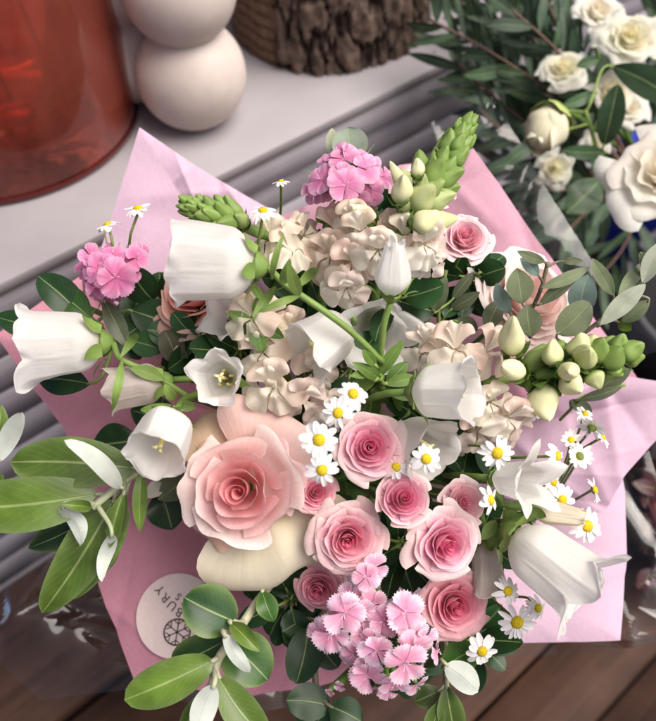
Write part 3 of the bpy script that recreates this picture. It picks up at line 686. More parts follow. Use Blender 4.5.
# ------------------------------------------------------------------ paper and cellophane round the bouquet
m_paper, n, out = mat_new('pink_wrapping_paper'); L = n.links.new
tc = N(n, 'ShaderNodeTexCoord'); nz = N(n, 'ShaderNodeTexNoise', Scale=420.0, Detail=4.0); L(tc.outputs['Object'], nz.inputs['Vector'])
nz2 = N(n, 'ShaderNodeTexNoise', Scale=26.0, Detail=5.0, Distortion=.8); L(tc.outputs['Object'], nz2.inputs['Vector'])
at = N(n, 'ShaderNodeAttribute', attribute_name='col'); mr = N(n, 'ShaderNodeMapRange'); mr.inputs['To Min'].default_value = .88; mr.inputs['To Max'].default_value = 1.1; L(nz.outputs[0], mr.inputs[0])
mx = N(n, 'ShaderNodeMix', data_type='RGBA', blend_type='MULTIPLY'); mx.inputs[0].default_value = 1; L(at.outputs['Color'], mx.inputs[6]); L(mr.outputs[0], mx.inputs[7])
b = N(n, 'ShaderNodeBsdfPrincipled', Roughness=.62); b.inputs['Specular IOR Level'].default_value = .25; L(mx.outputs[2], b.inputs['Base Color'])
bp = N(n, 'ShaderNodeBump', Strength=.25, Distance=.003); L(nz2.outputs[0], bp.inputs['Height']); L(bp.outputs[0], b.inputs['Normal'])
t_ = N(n, 'ShaderNodeBsdfTranslucent'); L(mx.outputs[2], t_.inputs[0]); ms = N(n, 'ShaderNodeMixShader'); ms.inputs[0].default_value = .22
L(b.outputs[0], ms.inputs[1]); L(t_.outputs[0], ms.inputs[2]); L(ms.outputs[0], out.inputs[0])
m_cello, n, out = mat_new('clear_cellophane'); L = n.links.new
tr = N(n, 'ShaderNodeBsdfTransparent'); tr.inputs[0].default_value = (.95, .95, .955, 1); gl = N(n, 'ShaderNodeBsdfGlossy', Roughness=.05)
tc = N(n, 'ShaderNodeTexCoord'); nz = N(n, 'ShaderNodeTexNoise', Scale=9.0, Detail=2.0, Distortion=1.2); L(tc.outputs['Object'], nz.inputs['Vector'])
bp = N(n, 'ShaderNodeBump', Strength=.25, Distance=.01); L(nz.outputs[0], bp.inputs['Height']); L(bp.outputs[0], gl.inputs['Normal'])
fr = N(n, 'ShaderNodeFresnel', IOR=1.5)
ms = N(n, 'ShaderNodeMixShader'); L(fr.outputs[0], ms.inputs[0]); L(tr.outputs[0], ms.inputs[1]); L(gl.outputs[0], ms.inputs[2]); L(ms.outputs[0], out.inputs[0])

def sheet_grid(outer, c_in=(345, 460), win=-.17, kin=.80, per=26, nv=60, wr=.0016, seed=0, flare=2.0, cre=.0022, ncr=11, crh=.0028):
    o3 = []
    for (a, b_) in zip(outer[:-1], outer[1:]):
        for i in range(per): o3.append(np.array(a) + (np.array(b_) - np.array(a)) * i / per)
    o3.append(np.array(outer[-1], float)); o3 = np.array(o3); nu = len(o3)
    v = np.linspace(0, 1, nv); g = np.zeros((nu, nv, 3)); pix = np.zeros((nu, nv, 3))
    for j, q in enumerate(v):
        xy = mixc(o3[:, :2] * (1 - kin) + np.array(c_in) * kin, o3[:, :2], q); ww = o3[:, 2] - (o3[:, 2] - win) * (1 - q) ** flare
        for i in range(nu): g[i, j] = P(xy[i, 0], xy[i, 1], ww[i]); pix[i, j] = (*xy[i], ww[i])
    x, y, z = g[..., 0], g[..., 1], g[..., 2]
    d = wr * fbm(x, y, z, 40 + seed, 3, 26.0) + cre * (np.abs(fbm(x, y, z, 70 + seed, 3, 20.0)) - .3) * -1
    r_ = np.random.default_rng(300 + seed)
    for _ in range(ncr):                                     # sharp straight folds
        i0 = r_.integers(nu); x0, y0 = pix[i0, int(nv * r_.uniform(.55, .98)), :2]; an = r_.uniform(0, 3.14)
        dist = (pix[..., 0] - x0) * math.cos(an) + (pix[..., 1] - y0) * math.sin(an); al = -(pix[..., 0] - x0) * math.sin(an) + (pix[..., 1] - y0) * math.cos(an)
        d = d + r_.choice((-1, 1)) * crh * np.exp(-np.abs(dist) / 9) * np.exp(-(al / r_.uniform(40, 110)) ** 2)
    return g + d[..., None] * cw((0, 0, 1)), pix
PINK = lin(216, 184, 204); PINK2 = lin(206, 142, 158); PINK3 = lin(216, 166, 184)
WB = P(345, 470, -.20); wrap = thing('bouquet_wrap', 'folded pink paper and clear cellophane wrapped round the bouquet', 'wrapping', WB)
sheets = dict(
    a=[(88, 285, -.06), (112, 216, -.055), (140, 128, -.05), (195, 166, -.055), (240, 193, -.06), (285, 218, -.07)],
    b=[(262, 222, -.075), (330, 197, -.07), (400, 165, -.075), (440, 160, -.075)],
    c=[(390, 172, -.08), (440, 152, -.07), (474, 147, -.062), (500, 182, -.062), (540, 240, -.065), (585, 300, -.07), (640, 380, -.08)],
    d=[(560, 385, -.075), (625, 376, -.06), (700, 388, -.055), (660, 436, -.055), (623, 476, -.058), (600, 520, -.07)],
    e=[(615, 430, -.075), (626, 490, -.066), (628, 560, -.06), (621, 641, -.05), (560, 643, -.055), (480, 645, -.065), (400, 655, -.075), (330, 665, -.08)],
    f=[(370, 672, -.08), (320, 686, -.07), (250, 696, -.06), (134, 682, -.04), (116, 632, -.045), (98, 586, -.05), (84, 510, -.06)],
    g=[(105, 600, -.07), (88, 520, -.065), (62, 430, -.055), (-6, 335, -.05), (40, 302, -.06), (100, 262, -.07), (140, 245, -.075)])
GR = {}
for i, (k, o_) in enumerate(sheets.items()):
    g, pix = sheet_grid(o_, seed=i); GR[k] = (g, pix); g = g + cw((0, 0, -.0014)) * {'a': 0, 'b': 1.5, 'c': 3, 'd': -1, 'e': 1, 'f': 0, 'g': 2}[k]; GR[k] = (g, pix)
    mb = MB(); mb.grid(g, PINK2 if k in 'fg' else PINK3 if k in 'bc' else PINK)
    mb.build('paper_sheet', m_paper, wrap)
cello = ([(75, 470, -.095), (40, 520, -.085), (-30, 640, -.07), (40, 700, -.065), (125, 690, -.065), (240, 712, -.08), (330, 705, -.09)],
         [(480, 660, -.09), (560, 655, -.08), (640, 643, -.065), (700, 636, -.06), (690, 560, -.06), (655, 470, -.07), (640, 420, -.085)],
         [(420, 130, -.095), (480, 90, -.085), (505, 120, -.08), (565, 215, -.08), (615, 300, -.085), (660, 350, -.095)])
for i, o_ in enumerate(cello):
    g, pix = sheet_grid(o_, seed=20 + i, win=-.19, wr=.003, cre=.004, ncr=16, crh=.004); mb = MB(); mb.grid(g, (1, 1, 1)); mb.build('cellophane_sheet', m_cello, wrap)
mb = MB(); mb.tube([P(345, 470, -.17), P(345, 471, -.22), P(345, 470, -.30), np.array((*P(350, 480, -.33)[:2], ZB + .03)), np.array((*P(350, 480, -.33)[:2], ZB + .001))], [.060, .036, .034, .040, .042], GREEN * .7, 20); mb.build('stem_bundle', M_GREEN, wrap)

# round sticker on the lower left paper
g, pix = GR['f']; dd = np.hypot(pix[..., 0] - 178, pix[..., 1] - 616); iu, iv = np.unravel_index(np.argmin(dd), dd.shape); iu = min(max(iu, 3), g.shape[0] - 4); iv = min(max(iv, 3), g.shape[1] - 4)
nn = unit(np.cross(g[iu + 3, iv] - g[iu - 3, iv], g[iu, iv + 3] - g[iu, iv - 3])); nn = nn * np.sign(np.dot(nn, CL - g[iu, iv]))
sc_ = g[iu, iv] + nn * .0012; w_s = pix[iu, iv, 2]; rs = 41 * m_at(w_s)
mb = MB(); fs = frame(nn, 0.0); Ms = mat4(fs, sc_)
aa, rrx = np.meshgrid(np.linspace(0, 2 * math.pi, 64, endpoint=False), np.array((0, .4, .7, .9, 1.0)), indexing='ij')
zz_ = 0 * aa
mb.grid(np.stack((rrx * rs * np.cos(aa), rrx * rs * np.sin(aa), zz_), -1), (1, 1, 1), wrap_u=True, M=Ms)
st = mb.build('sticker', solid_mat('sticker_paper', tuple(lin(216, 196, 192)), .6, .3, 300, .05, .05)); tag(st, 'round white sticker with dark lettering stuck on pink paper', 'sticker')
M_INK = solid_mat('ink', (.02, .014, .014), .6, .2, 300, .1, 0)
st_org = Vector(sc_)
def text_mesh(txt, size, x, y, ang, name):
    cu = bpy.data.curves.new('lettering', 'FONT'); cu.body = txt; cu.size = size; cu.align_x = 'CENTER'; cu.align_y = 'CENTER'; cu.resolution_u = 4; cu.extrude = .00004
    tmp = bpy.data.objects.new('lettering_tmp', cu); COL.objects.link(tmp); dg = bpy.context.evaluated_depsgraph_get(); me = bpy.data.meshes.new_from_object(tmp.evaluated_get(dg)); bpy.data.objects.remove(tmp); bpy.data.curves.remove(cu)
    me.name = name; me.materials.clear(); me.materials.append(M_INK)
    o = bpy.data.objects.new(name, me); COL.objects.link(o); o.parent = st
    # mesh vertices go straight into the sticker's (world placed, unmoved) space
    c, s_ = math.cos(ang), math.sin(ang)
    for vv in me.vertices:
        lx, ly, lz = vv.co; q = np.array((x + lx * c - ly * s_, y + lx * s_ + ly * c, .0004 + lz)); vv.co = Vector(fs @ q + sc_)
    me.update(); return o
def spx(px, py): # photo pixel -> sticker plane coordinates
    r = ray(px, py); tq = np.dot(sc_ - CL, nn) / np.dot(r, nn); q = (CL + r * tq - sc_) @ fs; return q[:2]
base_ang = math.atan2(*(spx(160, 590) - spx(188, 614))[::-1])
for ch, px, py, da, sz in (('Y', 160, 589.5, -.15, 8.6), ('R', 165.6, 597.6, -.08, 8.6), ('U', 172.2, 605.4, .0, 8.6), ('B', 179.6, 611.8, .12, 8.6), ('R', 184.4, 602.4, .05, 7), ('S', 178.6, 596.6, -.05, 7)):
    q = spx(px, py); text_mesh(ch, sz * 1.45 * m_at(w_s), q[0], q[1], base_ang + da, 'letter')
q = spx(177, 632); mb = MB(); ring = [(fs @ np.array((q[0] + .0088 * math.cos(a), q[1] + .0088 * math.sin(a) * .95, .0005)) + sc_) for a in np.linspace(0, 2 * math.pi, 41)]
mb.tube(ring, .0005, (0, 0, 0), 6)
for k in range(6):
    a = k * math.pi / 3 + .3; c0 = np.array((q[0], q[1], .0005)); e0 = c0 + .0085 * np.array((math.cos(a), math.sin(a), 0))
    mb.tube([fs @ c0 + sc_, fs @ e0 + sc_], .00035, (0, 0, 0), 5)
    b1 = c0 + .0052 * np.array((math.cos(a), math.sin(a), 0))
    for sgn in (-1, 1):
        b2 = c0 + .0078 * np.array((math.cos(a + sgn * .38), math.sin(a + sgn * .38), 0)); mb.tube([fs @ b1 + sc_, fs @ b2 + sc_], .0003, (0, 0, 0), 5)
mb.build('wheel_emblem', M_INK, None).parent = st

# ------------------------------------------------------------------ roses
pk = lambda a, b_, c, d: (lin(*a), lin(*b_), lin(*c), lin(*d))
SPRAY = pk((240, 134, 174), (247, 178, 204), (250, 212, 214), (253, 234, 222))
SPRAY2 = pk((240, 138, 168), (247, 182, 200), (250, 208, 208), (252, 228, 218))
DEEP = pk((232, 128, 160), (241, 162, 184), (244, 188, 194), (248, 206, 204))
PALE = pk((244, 176, 194), (248, 198, 208), (251, 216, 220), (253, 230, 226))
BIG = pk((243, 172, 176), (249, 200, 200), (252, 220, 214), (254, 234, 226))
cr_, pe_, pkp = lin(244, 234, 208), lin(240, 204, 176), lin(248, 212, 204)
rose(242, 490, 62, 'large pink rose with wide cream outer petals, biggest bloom of the bouquet', BIG, dw=.0, d=(-.10, .08, 1), n=14, seed=3, roll=.06, group='large garden roses', heart=.27, tall=1.2, ruf=.03, open_=.72,
     guard=[(-68, 1.2, .78, .40, .98, lin(238, 226, 190), cr_, -.22), (-150, .75, .72, .42, .42, pkp, pe_, -.14), (165, .70, .72, .36, .38, pe_, lin(236, 200, 172), -.16), (118, .72, .80, .38, .62, lin(240, 208, 180), lin(232, 204, 168), -.25), (62, .95, .86, .55, .58, pkp, lin(248, 214, 204), -.10), (10, .85, .80, .55, .22, pkp, lin(250, 222, 220), -.06)])
rose(370, 447, 36, 'small pink rose with bright centre above the middle of the bouquet, beside two daisies', SPRAY, seed=11, d=(0, .12, 1), dw=.0)
rose(348, 540, 38, 'round pale edged pink rose just right of the big rose', SPRAY2, seed=12, d=(-.02, -.05, 1), dw=.0, n=26, open_=1.1, heart=.18, ruf=.025)
rose(404, 498, 32, 'small pink rose in the centre of the rose cluster', SPRAY, seed=13, d=(.05, .3, 1), dw=.006, open_=.55, n=17, heart=.26)
rose(447, 545, 37, 'pink rose overlapping a second rose behind it, right of centre', SPRAY, seed=14, d=(.25, -.05, 1), dw=.010, open_=1.15, ruf=.03)
rose(464, 502, 28, 'pink rose tucked behind the front rose at right of centre', PALE, seed=15, d=(.2, .3, 1), dw=-.008, open_=.6, n=16)
rose(456, 606, 35, 'deep pink rose at lower right beside the sweet william', DEEP, seed=16, d=(.12, .0, 1), dw=.0)
rose(318, 590, 25, 'deep pink half hidden rose left of the lower sweet william', DEEP, seed=17, d=(-.2, -.2, 1), dw=-.02)
rose(316, 492, 22, 'dusky pink rose bloom shadowed under two daisies', DEEP, seed=18, d=(.1, .2, 1), dw=-.012)
rose(466, 236, 28, 'pale pink rose at the upper right against pink paper', PALE, seed=19, d=(.05, .45, 1), dw=-.005)
rose(432, 182, 28, 'pink rose hidden behind the upright snapdragon spike', PALE, seed=20, d=(.3, .5, .8), dw=-.02)
rose(190, 290, 50, 'peach rose behind the large hanging bellflower at upper left', pk((236, 150, 140), (242, 180, 166), (246, 204, 184), (246, 214, 196)), seed=21, d=(-.3, .35, .9), dw=-.03, group='large garden roses', tall=.9)
rose(535, 298, 58, 'large blush rose partly hidden by grey green leaves at right', pk((250, 216, 208), (252, 224, 216), (253, 230, 224), (254, 236, 230)), seed=22, d=(.4, .35, .9), dw=-.035, group='large garden roses', n=24, ruf=.03)

# ------------------------------------------------------------------ bellflowers
GB = dict(mat=M_GREEN_LEAF, col=mixc(GREEN, GREEN_L, .8))
bell(216, 264, 88, (-1, .06, -.05), 'largest white bellflower hanging sideways at upper left, green bud tip over it', dw=.040, roll=.3, seed=1, shape=dict(rb=.40, rm=.47, flare=.03, lobe=.06),
     stem=[(285, 285, .085), (320, 308, .085), (350, 330, .08), (383, 362, .065)], sepal=.7,
     bracts=[((282, 284, .09), (290, 258, .105), 12, dict(bend=.15, **GB)), ((300, 296, .09), (288, 262, .11), 13, dict(bend=.1, **GB)), ((294, 290, .09), (318, 268, .10), 10, dict(bend=-.3, **GB)), ((276, 286, .09), (252, 318, .085), 10, dict(bend=-.25, **GB)), ((300, 296, .088), (258, 312, .095), 8, dict(bend=.25, **GB)), ((272, 280, .09), (284, 232, .10), 7, dict(bend=.3, **GB))])
bell(64, 345, 82, (-1, -.06, .10), 'white bellflower pointing left over the paper edge, green calyx on right', dw=.035, roll=.2, seed=2, shape=dict(rb=.36, rm=.42, flare=.10),
     stem=[(118, 359, .045), (150, 372, .04), (190, 398, .03)], bracts=[((120, 358, .05), (138, 334, .06), 9, dict(bend=-.3, **GB)), ((122, 360, .05), (112, 412, .055), 9, dict(bend=.4, **GB)), ((130, 368, .045), (165, 380, .04), 14, dict(bend=.1, **GB))])
bell(222, 378, 52, (-.12, .05, 1), 'open white bellflower facing forward with yellow green throat', dw=.0, roll=.35, seed=3, shape=dict(rb=.34, rm=.40, flare=.18, lobe=.12, fold=.06))
bell(164, 436, 62, (-.2, -.66, .72), 'white bellflower tipped downwards showing its yellow pistil', dw=.030, roll=.3, seed=4, shape=dict(rb=.44, rm=.47, flare=.12, lobe=.08), stem=[(182, 400, .045), (205, 390, .03)], sepal=.8,
     bracts=[((178, 402, .05), (196, 408, .05), 12, dict(bend=.1, **GB)), ((176, 400, .05), (164, 384, .06), 11, dict(bend=.1, **GB)), ((172, 405, .05), (140, 410, .05), 11, dict(bend=.1, **GB))])
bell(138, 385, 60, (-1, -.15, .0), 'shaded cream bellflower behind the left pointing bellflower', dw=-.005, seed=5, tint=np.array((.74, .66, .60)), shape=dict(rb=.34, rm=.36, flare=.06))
bell(326, 338, 62, (-.70, -.48, .30), 'white bellflower under the crossing green stem in the upper middle', dw=-.010, seed=6, roll=.9, shape=dict(rb=.42, rm=.50, flare=.08), calyx=False, stem=[(354, 326, .0), (357, 334, -.05)])
bell(393, 268, 62, (.03, .90, .42), 'upright white bellflower bud with spiky green calyx, top middle', dw=.040, seed=7, shape=dict(rb=.30, rm=.16, flare=-.03, lobe=.02, fold=.08), stamens=False, sepal=1.05, stem=[(384, 322, .08), (381, 350, .07), (378, 378, .05)])
bell(374, 328, 56, (.12, -.35, .9), 'wide ruffled white bellflower behind the upright bud', dw=-.034, seed=8, roll=.2, shape=dict(rb=.40, rm=.52, flare=.28), stamens=False)
bell(443, 392, 68, (.88, .02, .48), 'white bellflower facing right with pale yellow pistil, right of middle', dw=.025, seed=9, roll=.5, shape=dict(rb=.38, rm=.42, flare=.10, lobe=.10))
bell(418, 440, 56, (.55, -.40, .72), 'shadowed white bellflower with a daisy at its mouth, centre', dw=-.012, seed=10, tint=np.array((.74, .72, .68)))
bell(515, 480, 56, (.62, .05, .78), 'star shaped white bellflower opening to the right', dw=.012, seed=12, roll=.35, shape=dict(rb=.28, rm=.36, flare=.34, lobe=.24, fold=.10), stamens=False)
bell(550, 564, 100, (.72, -.56, .42), 'biggest white bellflower at lower right, trumpet pointing down to right', dw=.040, seed=13, roll=.15, shape=dict(rb=.30, rm=.34, flare=.15, lobe=.13), sepal=.6, stem=[(505, 522, .03), (492, 520, .01), (480, 515, -.02)],
     bracts=[((503, 520, .045), (520, 500, .05), 12, dict(bend=.1, **GB)), ((498, 525, .04), (490, 548, .04), 14, dict(bend=.1, **GB)), ((500, 522, .045), (548, 508, .05), 11, dict(bend=.1, **GB)), ((496, 520, .04), (482, 540, .045), 13, dict(bend=.1, **GB)), ((503, 522, .04), (530, 512, .05), 12, dict(bend=.1, **GB)), ((500, 530, .04), (506, 548, .04), 13, dict(bend=.1, **GB))])
bell(558, 514, 58, (.98, -.16, .1), 'narrow closed cream bellflower bud above the biggest trumpet', dw=.020, seed=14, tint=CREAM, shape=dict(rb=.20, rm=.15, flare=-.02, lobe=.0, fold=.10), stamens=False, sepal=1.0)
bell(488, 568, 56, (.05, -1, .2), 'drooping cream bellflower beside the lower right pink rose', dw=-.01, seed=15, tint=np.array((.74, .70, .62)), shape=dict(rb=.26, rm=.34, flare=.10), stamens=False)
bell(237, 318, 46, (-.5, .2, .6), 'small white bellflower between the peach rose and green stem', dw=-.02, seed=16)

# ------------------------------------------------------------------ snapdragons
def spike(name_label, A, B, nb, w0, sc, grp='snapdragon spikes', buds=(), florets=(), green_tip=True, dirbias=.9, t0=0.0, fat=(1.2, 1.0)):
    pa, pb = P(*A), P(*B); ax = unit(pb - pa); Ln = np.linalg.norm(pb - pa); t = thing('snapdragon', name_label, 'snapdragon', pa, grp)
    fr_ = frame(ax); mb = MB(); mb.tube([pa + ax * Ln * q for q in np.linspace(0, .95, 10)], np.linspace(.0034, .0016, 10), mixc(GREEN, GREEN_L, .7), 10); mb.build('stem', M_GREEN, t)
    stem_part(t, pa, ax, rad=.0028)
    for i in range(nb):
        f = t0 + (1 - t0) * i / (nb - 1); an = i * 2.39996; rad_ = fr_[:, 0] * math.cos(an) + fr_[:, 1] * math.sin(an)
        size = sc * (1.0 - .60 * f) * rng.uniform(.8, 1.18); opening = .85 - .62 * f + rng.uniform(-.08, .08)
        d = unit(ax * (1 - opening * .45) + rad_ * opening); p = pa + ax * Ln * (f * .90) + rad_ * .0015
        k = f; cb = mixc(GREEN_L, GREEN * 1.6, min(1, k)); ct = mixc(mixc(SNAP_G, SNAP_C, .55), SNAP_G * .95, smooth(.05, .35, k)) 
        add_bud(t, p, d, size, fat[0] * rng.uniform(.8, 1.0), cb, ct, rng.uniform(0, 6.28), sep=(f < .8))
    for b_, e, wpx, c0, c1 in buds:
        p0, p1 = P(*b_), P(*e); add_bud(t, p0, p1 - p0, np.linalg.norm(p1 - p0), wpx * m_at(b_[2]) / np.linalg.norm(p1 - p0) / .68, c0, c1, rng.uniform(0, 6.28))
    for (px, py, w_, rp, d, c1, c2, ro) in florets:
      for rep in range(1 + int(rng.random() < .4)):
        if rep: px, py, w_, rp, ro = px + rng.uniform(-16, 16), py + rng.uniform(-16, 16), w_ - .010, rp * .9, ro + rng.uniform(-.8, .8); d = np.array(d) + rng.normal(size=3) * .3
        add_floret(t, P(px, py, w_ + .011), cw(unit(d)), rp * 1.3 * m_at(w_), c1, c2, ro, int(rng.integers(1e9)))
    return t
YG = mixc(SNAP_G, SNAP_C, .5)
spike('upright green snapdragon spike with cream buds below its tip, top of bouquet', (404, 226, .06), (473, 116, .06), 56, .06, .024, t0=.06, fat=(1.0, 1),
      buds=[((398, 205, .07), (402, 175, .085), 21, YG, SNAP_C), ((412, 195, .065), (391, 160, .07), 15, YG, SNAP_C), ((410, 228, .075), (440, 210, .085), 24, YG, SNAP_C), ((374, 222, .06), (354, 206, .072), 22, YG, SNAP_C), ((418, 180, .075), (416, 158, .08), 15, YG, SNAP_C)],
      florets=[(362, 232, .055, 22, (-.2, .1, 1), SNAP_W, SNAP_C, .2), (378, 250, .058, 24, (-.15, -.2, 1), lin(246, 232, 220), lin(244, 220, 206), -.1), (424, 244, .055, 25, (.35, -.1, .9), lin(250, 236, 228), lin(244, 206, 190), .3), (404, 236, .05, 22, (.1, .2, 1), SNAP_W, SNAP_C, .0), (427, 262, .045, 18, (.3, -.4, .9), W1, lin(246, 226, 214), .0)])
spike('horizontal green snapdragon spike reaching right, large pale buds at base', (482, 384, .045), (642, 346, .045), 40, .05, .027, t0=.25, fat=(.95, 1),
      buds=[((513, 356, .06), (516, 314, .085), 27, YG, SNAP_C), ((524, 374, .065), (504, 366, .085), 22, SNAP_C, SNAP_C), ((542, 382, .055), (552, 420, .065), 34, YG, SNAP_C), ((560, 380, .06), (580, 394, .075), 24, YG, SNAP_C), ((552, 366, .06), (552, 338, .07), 23, YG, mixc(SNAP_C, SNAP_G, .3)), ((566, 370, .065), (566, 372, .095), 20, YG, SNAP_C), ((576, 358, .06), (578, 332, .07), 26, YG, mixc(SNAP_C, SNAP_G, .4)), ((590, 356, .06), (596, 336, .07), 24, SNAP_G, YG), ((590, 370, .06), (600, 390, .065), 24, SNAP_G, YG), ((598, 364, .06), (606, 338, .075), 26, SNAP_G, SNAP_G), ((608, 368, .06), (624, 348, .075), 27, SNAP_G, SNAP_G), ((618, 358, .055), (644, 344, .065), 25, SNAP_G, SNAP_G * 1.1), ((614, 354, .05), (624, 332, .06), 22, SNAP_G, SNAP_G), ((602, 370, .055), (622, 378, .065), 22, SNAP_G, SNAP_G * 1.2), ((624, 362, .05), (646, 358, .055), 19, SNAP_G, SNAP_G), ((584, 364, .06), (592, 352, .085), 24, SNAP_G, YG)],
      florets=[(456, 350, .045, 26, (-.1, .5, .9), lin(248, 226, 206), lin(244, 206, 180), .2), (486, 352, .04, 24, (.5, .4, .8), lin(246, 214, 196), lin(240, 192, 170), -.3), (428, 350, .03, 24, (-.3, .3, .9), lin(240, 226, 216), lin(236, 214, 200), .0), (490, 402, .05, 22, (.3, .0, 1), lin(246, 234, 206), lin(244, 224, 196), .4), (508, 418, .045, 24, (.5, -.1, .9), lin(248, 226, 214), lin(244, 206, 192), -.2), (478, 428, .035, 26, (.1, -.2, 1), lin(244, 212, 196), lin(238, 190, 172), .2), (462, 432, .02, 24, (-.2, -.3, 1), lin(232, 186, 170), lin(224, 168, 156), .6)])
spike('peach snapdragon florets clustered above the middle of the bouquet', (322, 300, .01), (326, 215, .03), 5, .03, .016, t0=.7,
      florets=[(338, 232, .028, 25, (-.2, .4, .9), lin(226, 196, 170), lin(218, 182, 156), .1), (330, 256, .036, 26, (-.3, .1, 1), lin(232, 206, 178), lin(226, 190, 164), -.3), (352, 262, .045, 26, (.1, -.1, 1), lin(244, 208, 192), lin(236, 186, 174), .3), (346, 288, .045, 22, (.0, -.4, .9), lin(250, 232, 222), lin(246, 214, 204), .0), (312, 244, .01, 22, (-.5, .4, .8), lin(214, 182, 156), lin(206, 168, 144), .5)])
spike('cream snapdragon florets between the bellflower stem and big rose', (300, 400, .0), (258, 330, .03), 5, .03, .016, t0=.7,
      florets=[(275, 385, .045, 28, (-.2, .0, 1), lin(242, 226, 200), lin(238, 212, 184), .2), (300, 396, .040, 26, (.3, -.3, .9), lin(240, 220, 208), lin(236, 208, 194), -.3), (312, 372, .03, 24, (.3, .1, 1), lin(232, 218, 200), lin(230, 204, 186), .6), (252, 318, .04, 24, (-.3, .3, .9), lin(240, 228, 190), lin(238, 220, 180), .2), (272, 240, .03, 24, (-.2, .6, .8), lin(240, 232, 196), lin(240, 228, 200), .2), (290, 250, .035, 24, (.2, .5, .8), lin(240, 230, 190), lin(236, 220, 180), .5), (262, 352, .035, 24, (-.2, .2, .9), lin(236, 226, 190), lin(234, 214, 176), .4), (296, 335, .02, 26, (-.3, .2, .9), lin(240, 224, 196), lin(238, 212, 184), .4), (330, 410, .03, 24, (.1, -.1, 1), lin(226, 214, 206), lin(220, 206, 196), .1)])
spike('young green snapdragon tip peeking over the largest hanging bellflower', (262, 234, .045), (182, 203, .065), 34, .05, .022, t0=.25, fat=(.95, 1))

# ------------------------------------------------------------------ sweet william heads
DP = (lin(242, 176, 206), lin(236, 160, 196), lin(184, 60, 120)); DP2 = (lin(226, 128, 176), lin(238, 170, 204), lin(186, 60, 120)); DP3 = (lin(236, 164, 194), lin(248, 212, 226), lin(180, 74, 126))
dianthus(344, 180, 'rose pink sweet william head at the top of the bouquet', [(344, 160, 20, .012, (.0, .5, .8)), (366, 170, 20, .012, (.4, .4, .9)), (322, 180, 21, .010, (-.5, .1, .9)), (346, 186, 22, .020, (.0, -.1, 1)), (372, 190, 19, .008, (.4, -.1, .9)), (330, 164, 17, .004, (-.4, .5, .8)), (356, 200, 18, .010, (.1, -.5, .8)), (314, 192, 15, -.002, (-.6, -.1, .8)), (384, 178, 14, -.002, (.7, .2, .7)), (358, 156, 14, .0, (.2, .8, .6))], (lin(226, 140, 184), lin(240, 184, 210), lin(196, 80, 140)), serr=.02, wide=.98, seed=2, eye=True, bracts=20)
dianthus(107, 272, 'bright pink sweet william head at the left edge above dark leaves', [(116, 278, 24, .016, (.1, -.1, 1)), (92, 268, 19, .008, (-.5, .1, .9)), (98, 286, 17, .004, (-.4, -.4, .9)), (136, 258, 17, .006, (.5, .3, .8)), (112, 256, 17, .008, (.0, .5, .8)), (86, 282, 14, -.004, (-.7, -.1, .7)), (128, 272, 15, .004, (.5, .0, .8)), (102, 252, 14, -.002, (-.2, .8, .6)), (104, 298, 13, -.004, (0, -.8, .6))], DP2, serr=.05, seed=3, bracts=20)
dianthus(384, 638, 'pale pink sweet william head with toothed petals at the bottom of the bouquet', [(345, 612, 26, .024, (-.25, .05, 1)), (366, 577, 18, .022, (.0, .25, 1)), (352, 598, 19, .012, (-.2, .3, .9)), (332, 632, 24, .018, (-.35, -.1, .9)), (372, 604, 19, .012, (.1, .2, 1)), (405, 612, 25, .026, (.1, .1, 1)), (384, 620, 20, .020, (-.1, 0, 1)), (376, 650, 22, .024, (-.1, -.2, 1)), (405, 662, 27, .034, (.05, -.15, 1)), (368, 674, 22, .018, (-.15, -.35, .9)), (394, 682, 20, .016, (.05, -.6, .8)), (424, 640, 18, .020, (.5, .0, .8)), (436, 650, 16, .010, (.9, -.1, .4)), (354, 654, 18, .012, (-.3, -.2, .9)), (416, 684, 16, .006, (.3, -.7, .7)), (378, 690, 14, .004, (-.1, -.9, .5)), (340, 686, 8, .006, (-.3, -.5, .8)), (364, 634, 17, .014, (-.1, .0, 1))], DP3, dw=.012, serr=.09, wide=.93, seed=4, bracts=160)

# ------------------------------------------------------------------ daisies
daisy(319, 440, 20, 'daisy directly above the one overlapping the dusky rose', d=(-.05, .2, 1), dw=.028)
daisy(322, 470, 18, 'daisy with crisp white petals overlapping the daisy above it', d=(.0, -.05, 1), dw=.036)
daisy(338, 413, 17, 'daisy between the cream florets and upper small pink rose', d=(-.1, .1, 1), dw=.022)
daisy(353, 394, 17, 'daisy with drooping petals, topmost of the central chain of daisies', d=(.15, .35, .9), dw=.02, droop=.4)
daisy(426, 459, 17, 'daisy at the mouth of the shadowed centre bellflower', d=(.1, .1, 1), dw=.03)
daisy(396, 467, 15, 'daisy half hidden behind the central rose', d=(.1, .2, .9), dw=.0)
daisy(497, 453, 19, 'daisy just left above the star shaped bellflower', d=(.15, -.15, 1), dw=.03)
daisy(490, 500, 17, 'daisy seen sideways between pink rose and star bellflower', d=(.75, .1, .6), dw=.025, stem=[(482, 508, .02), (476, 518, -.03)])
daisy(587, 526, 19, 'lone daisy on pink paper right of the lowest trumpet', d=(.25, .15, 1), dw=.025)
daisy(594, 490, 15, 'daisy in profile facing right on a short stem', d=(.85, .25, .35), dw=.02, stem=[(575, 500, .0), (555, 510, -.02)], droop=.0)
daisy(517, 622, 20, 'lowest daisy on the right over the pink paper', d=(.05, -.05, 1), dw=.028, stem=[(505, 610, .02), (488, 595, .0)])
daisy(508, 591, 15, 'small daisy above the lowest right daisy', d=(.2, .2, 1), dw=.025, droop=.3)
daisy(538, 608, 13, 'small daisy with reflexed petals on an arched stem', d=(.3, .2, .9), dw=.022, stem=[(528, 597, .015), (505, 596, .0)], droop=.5)
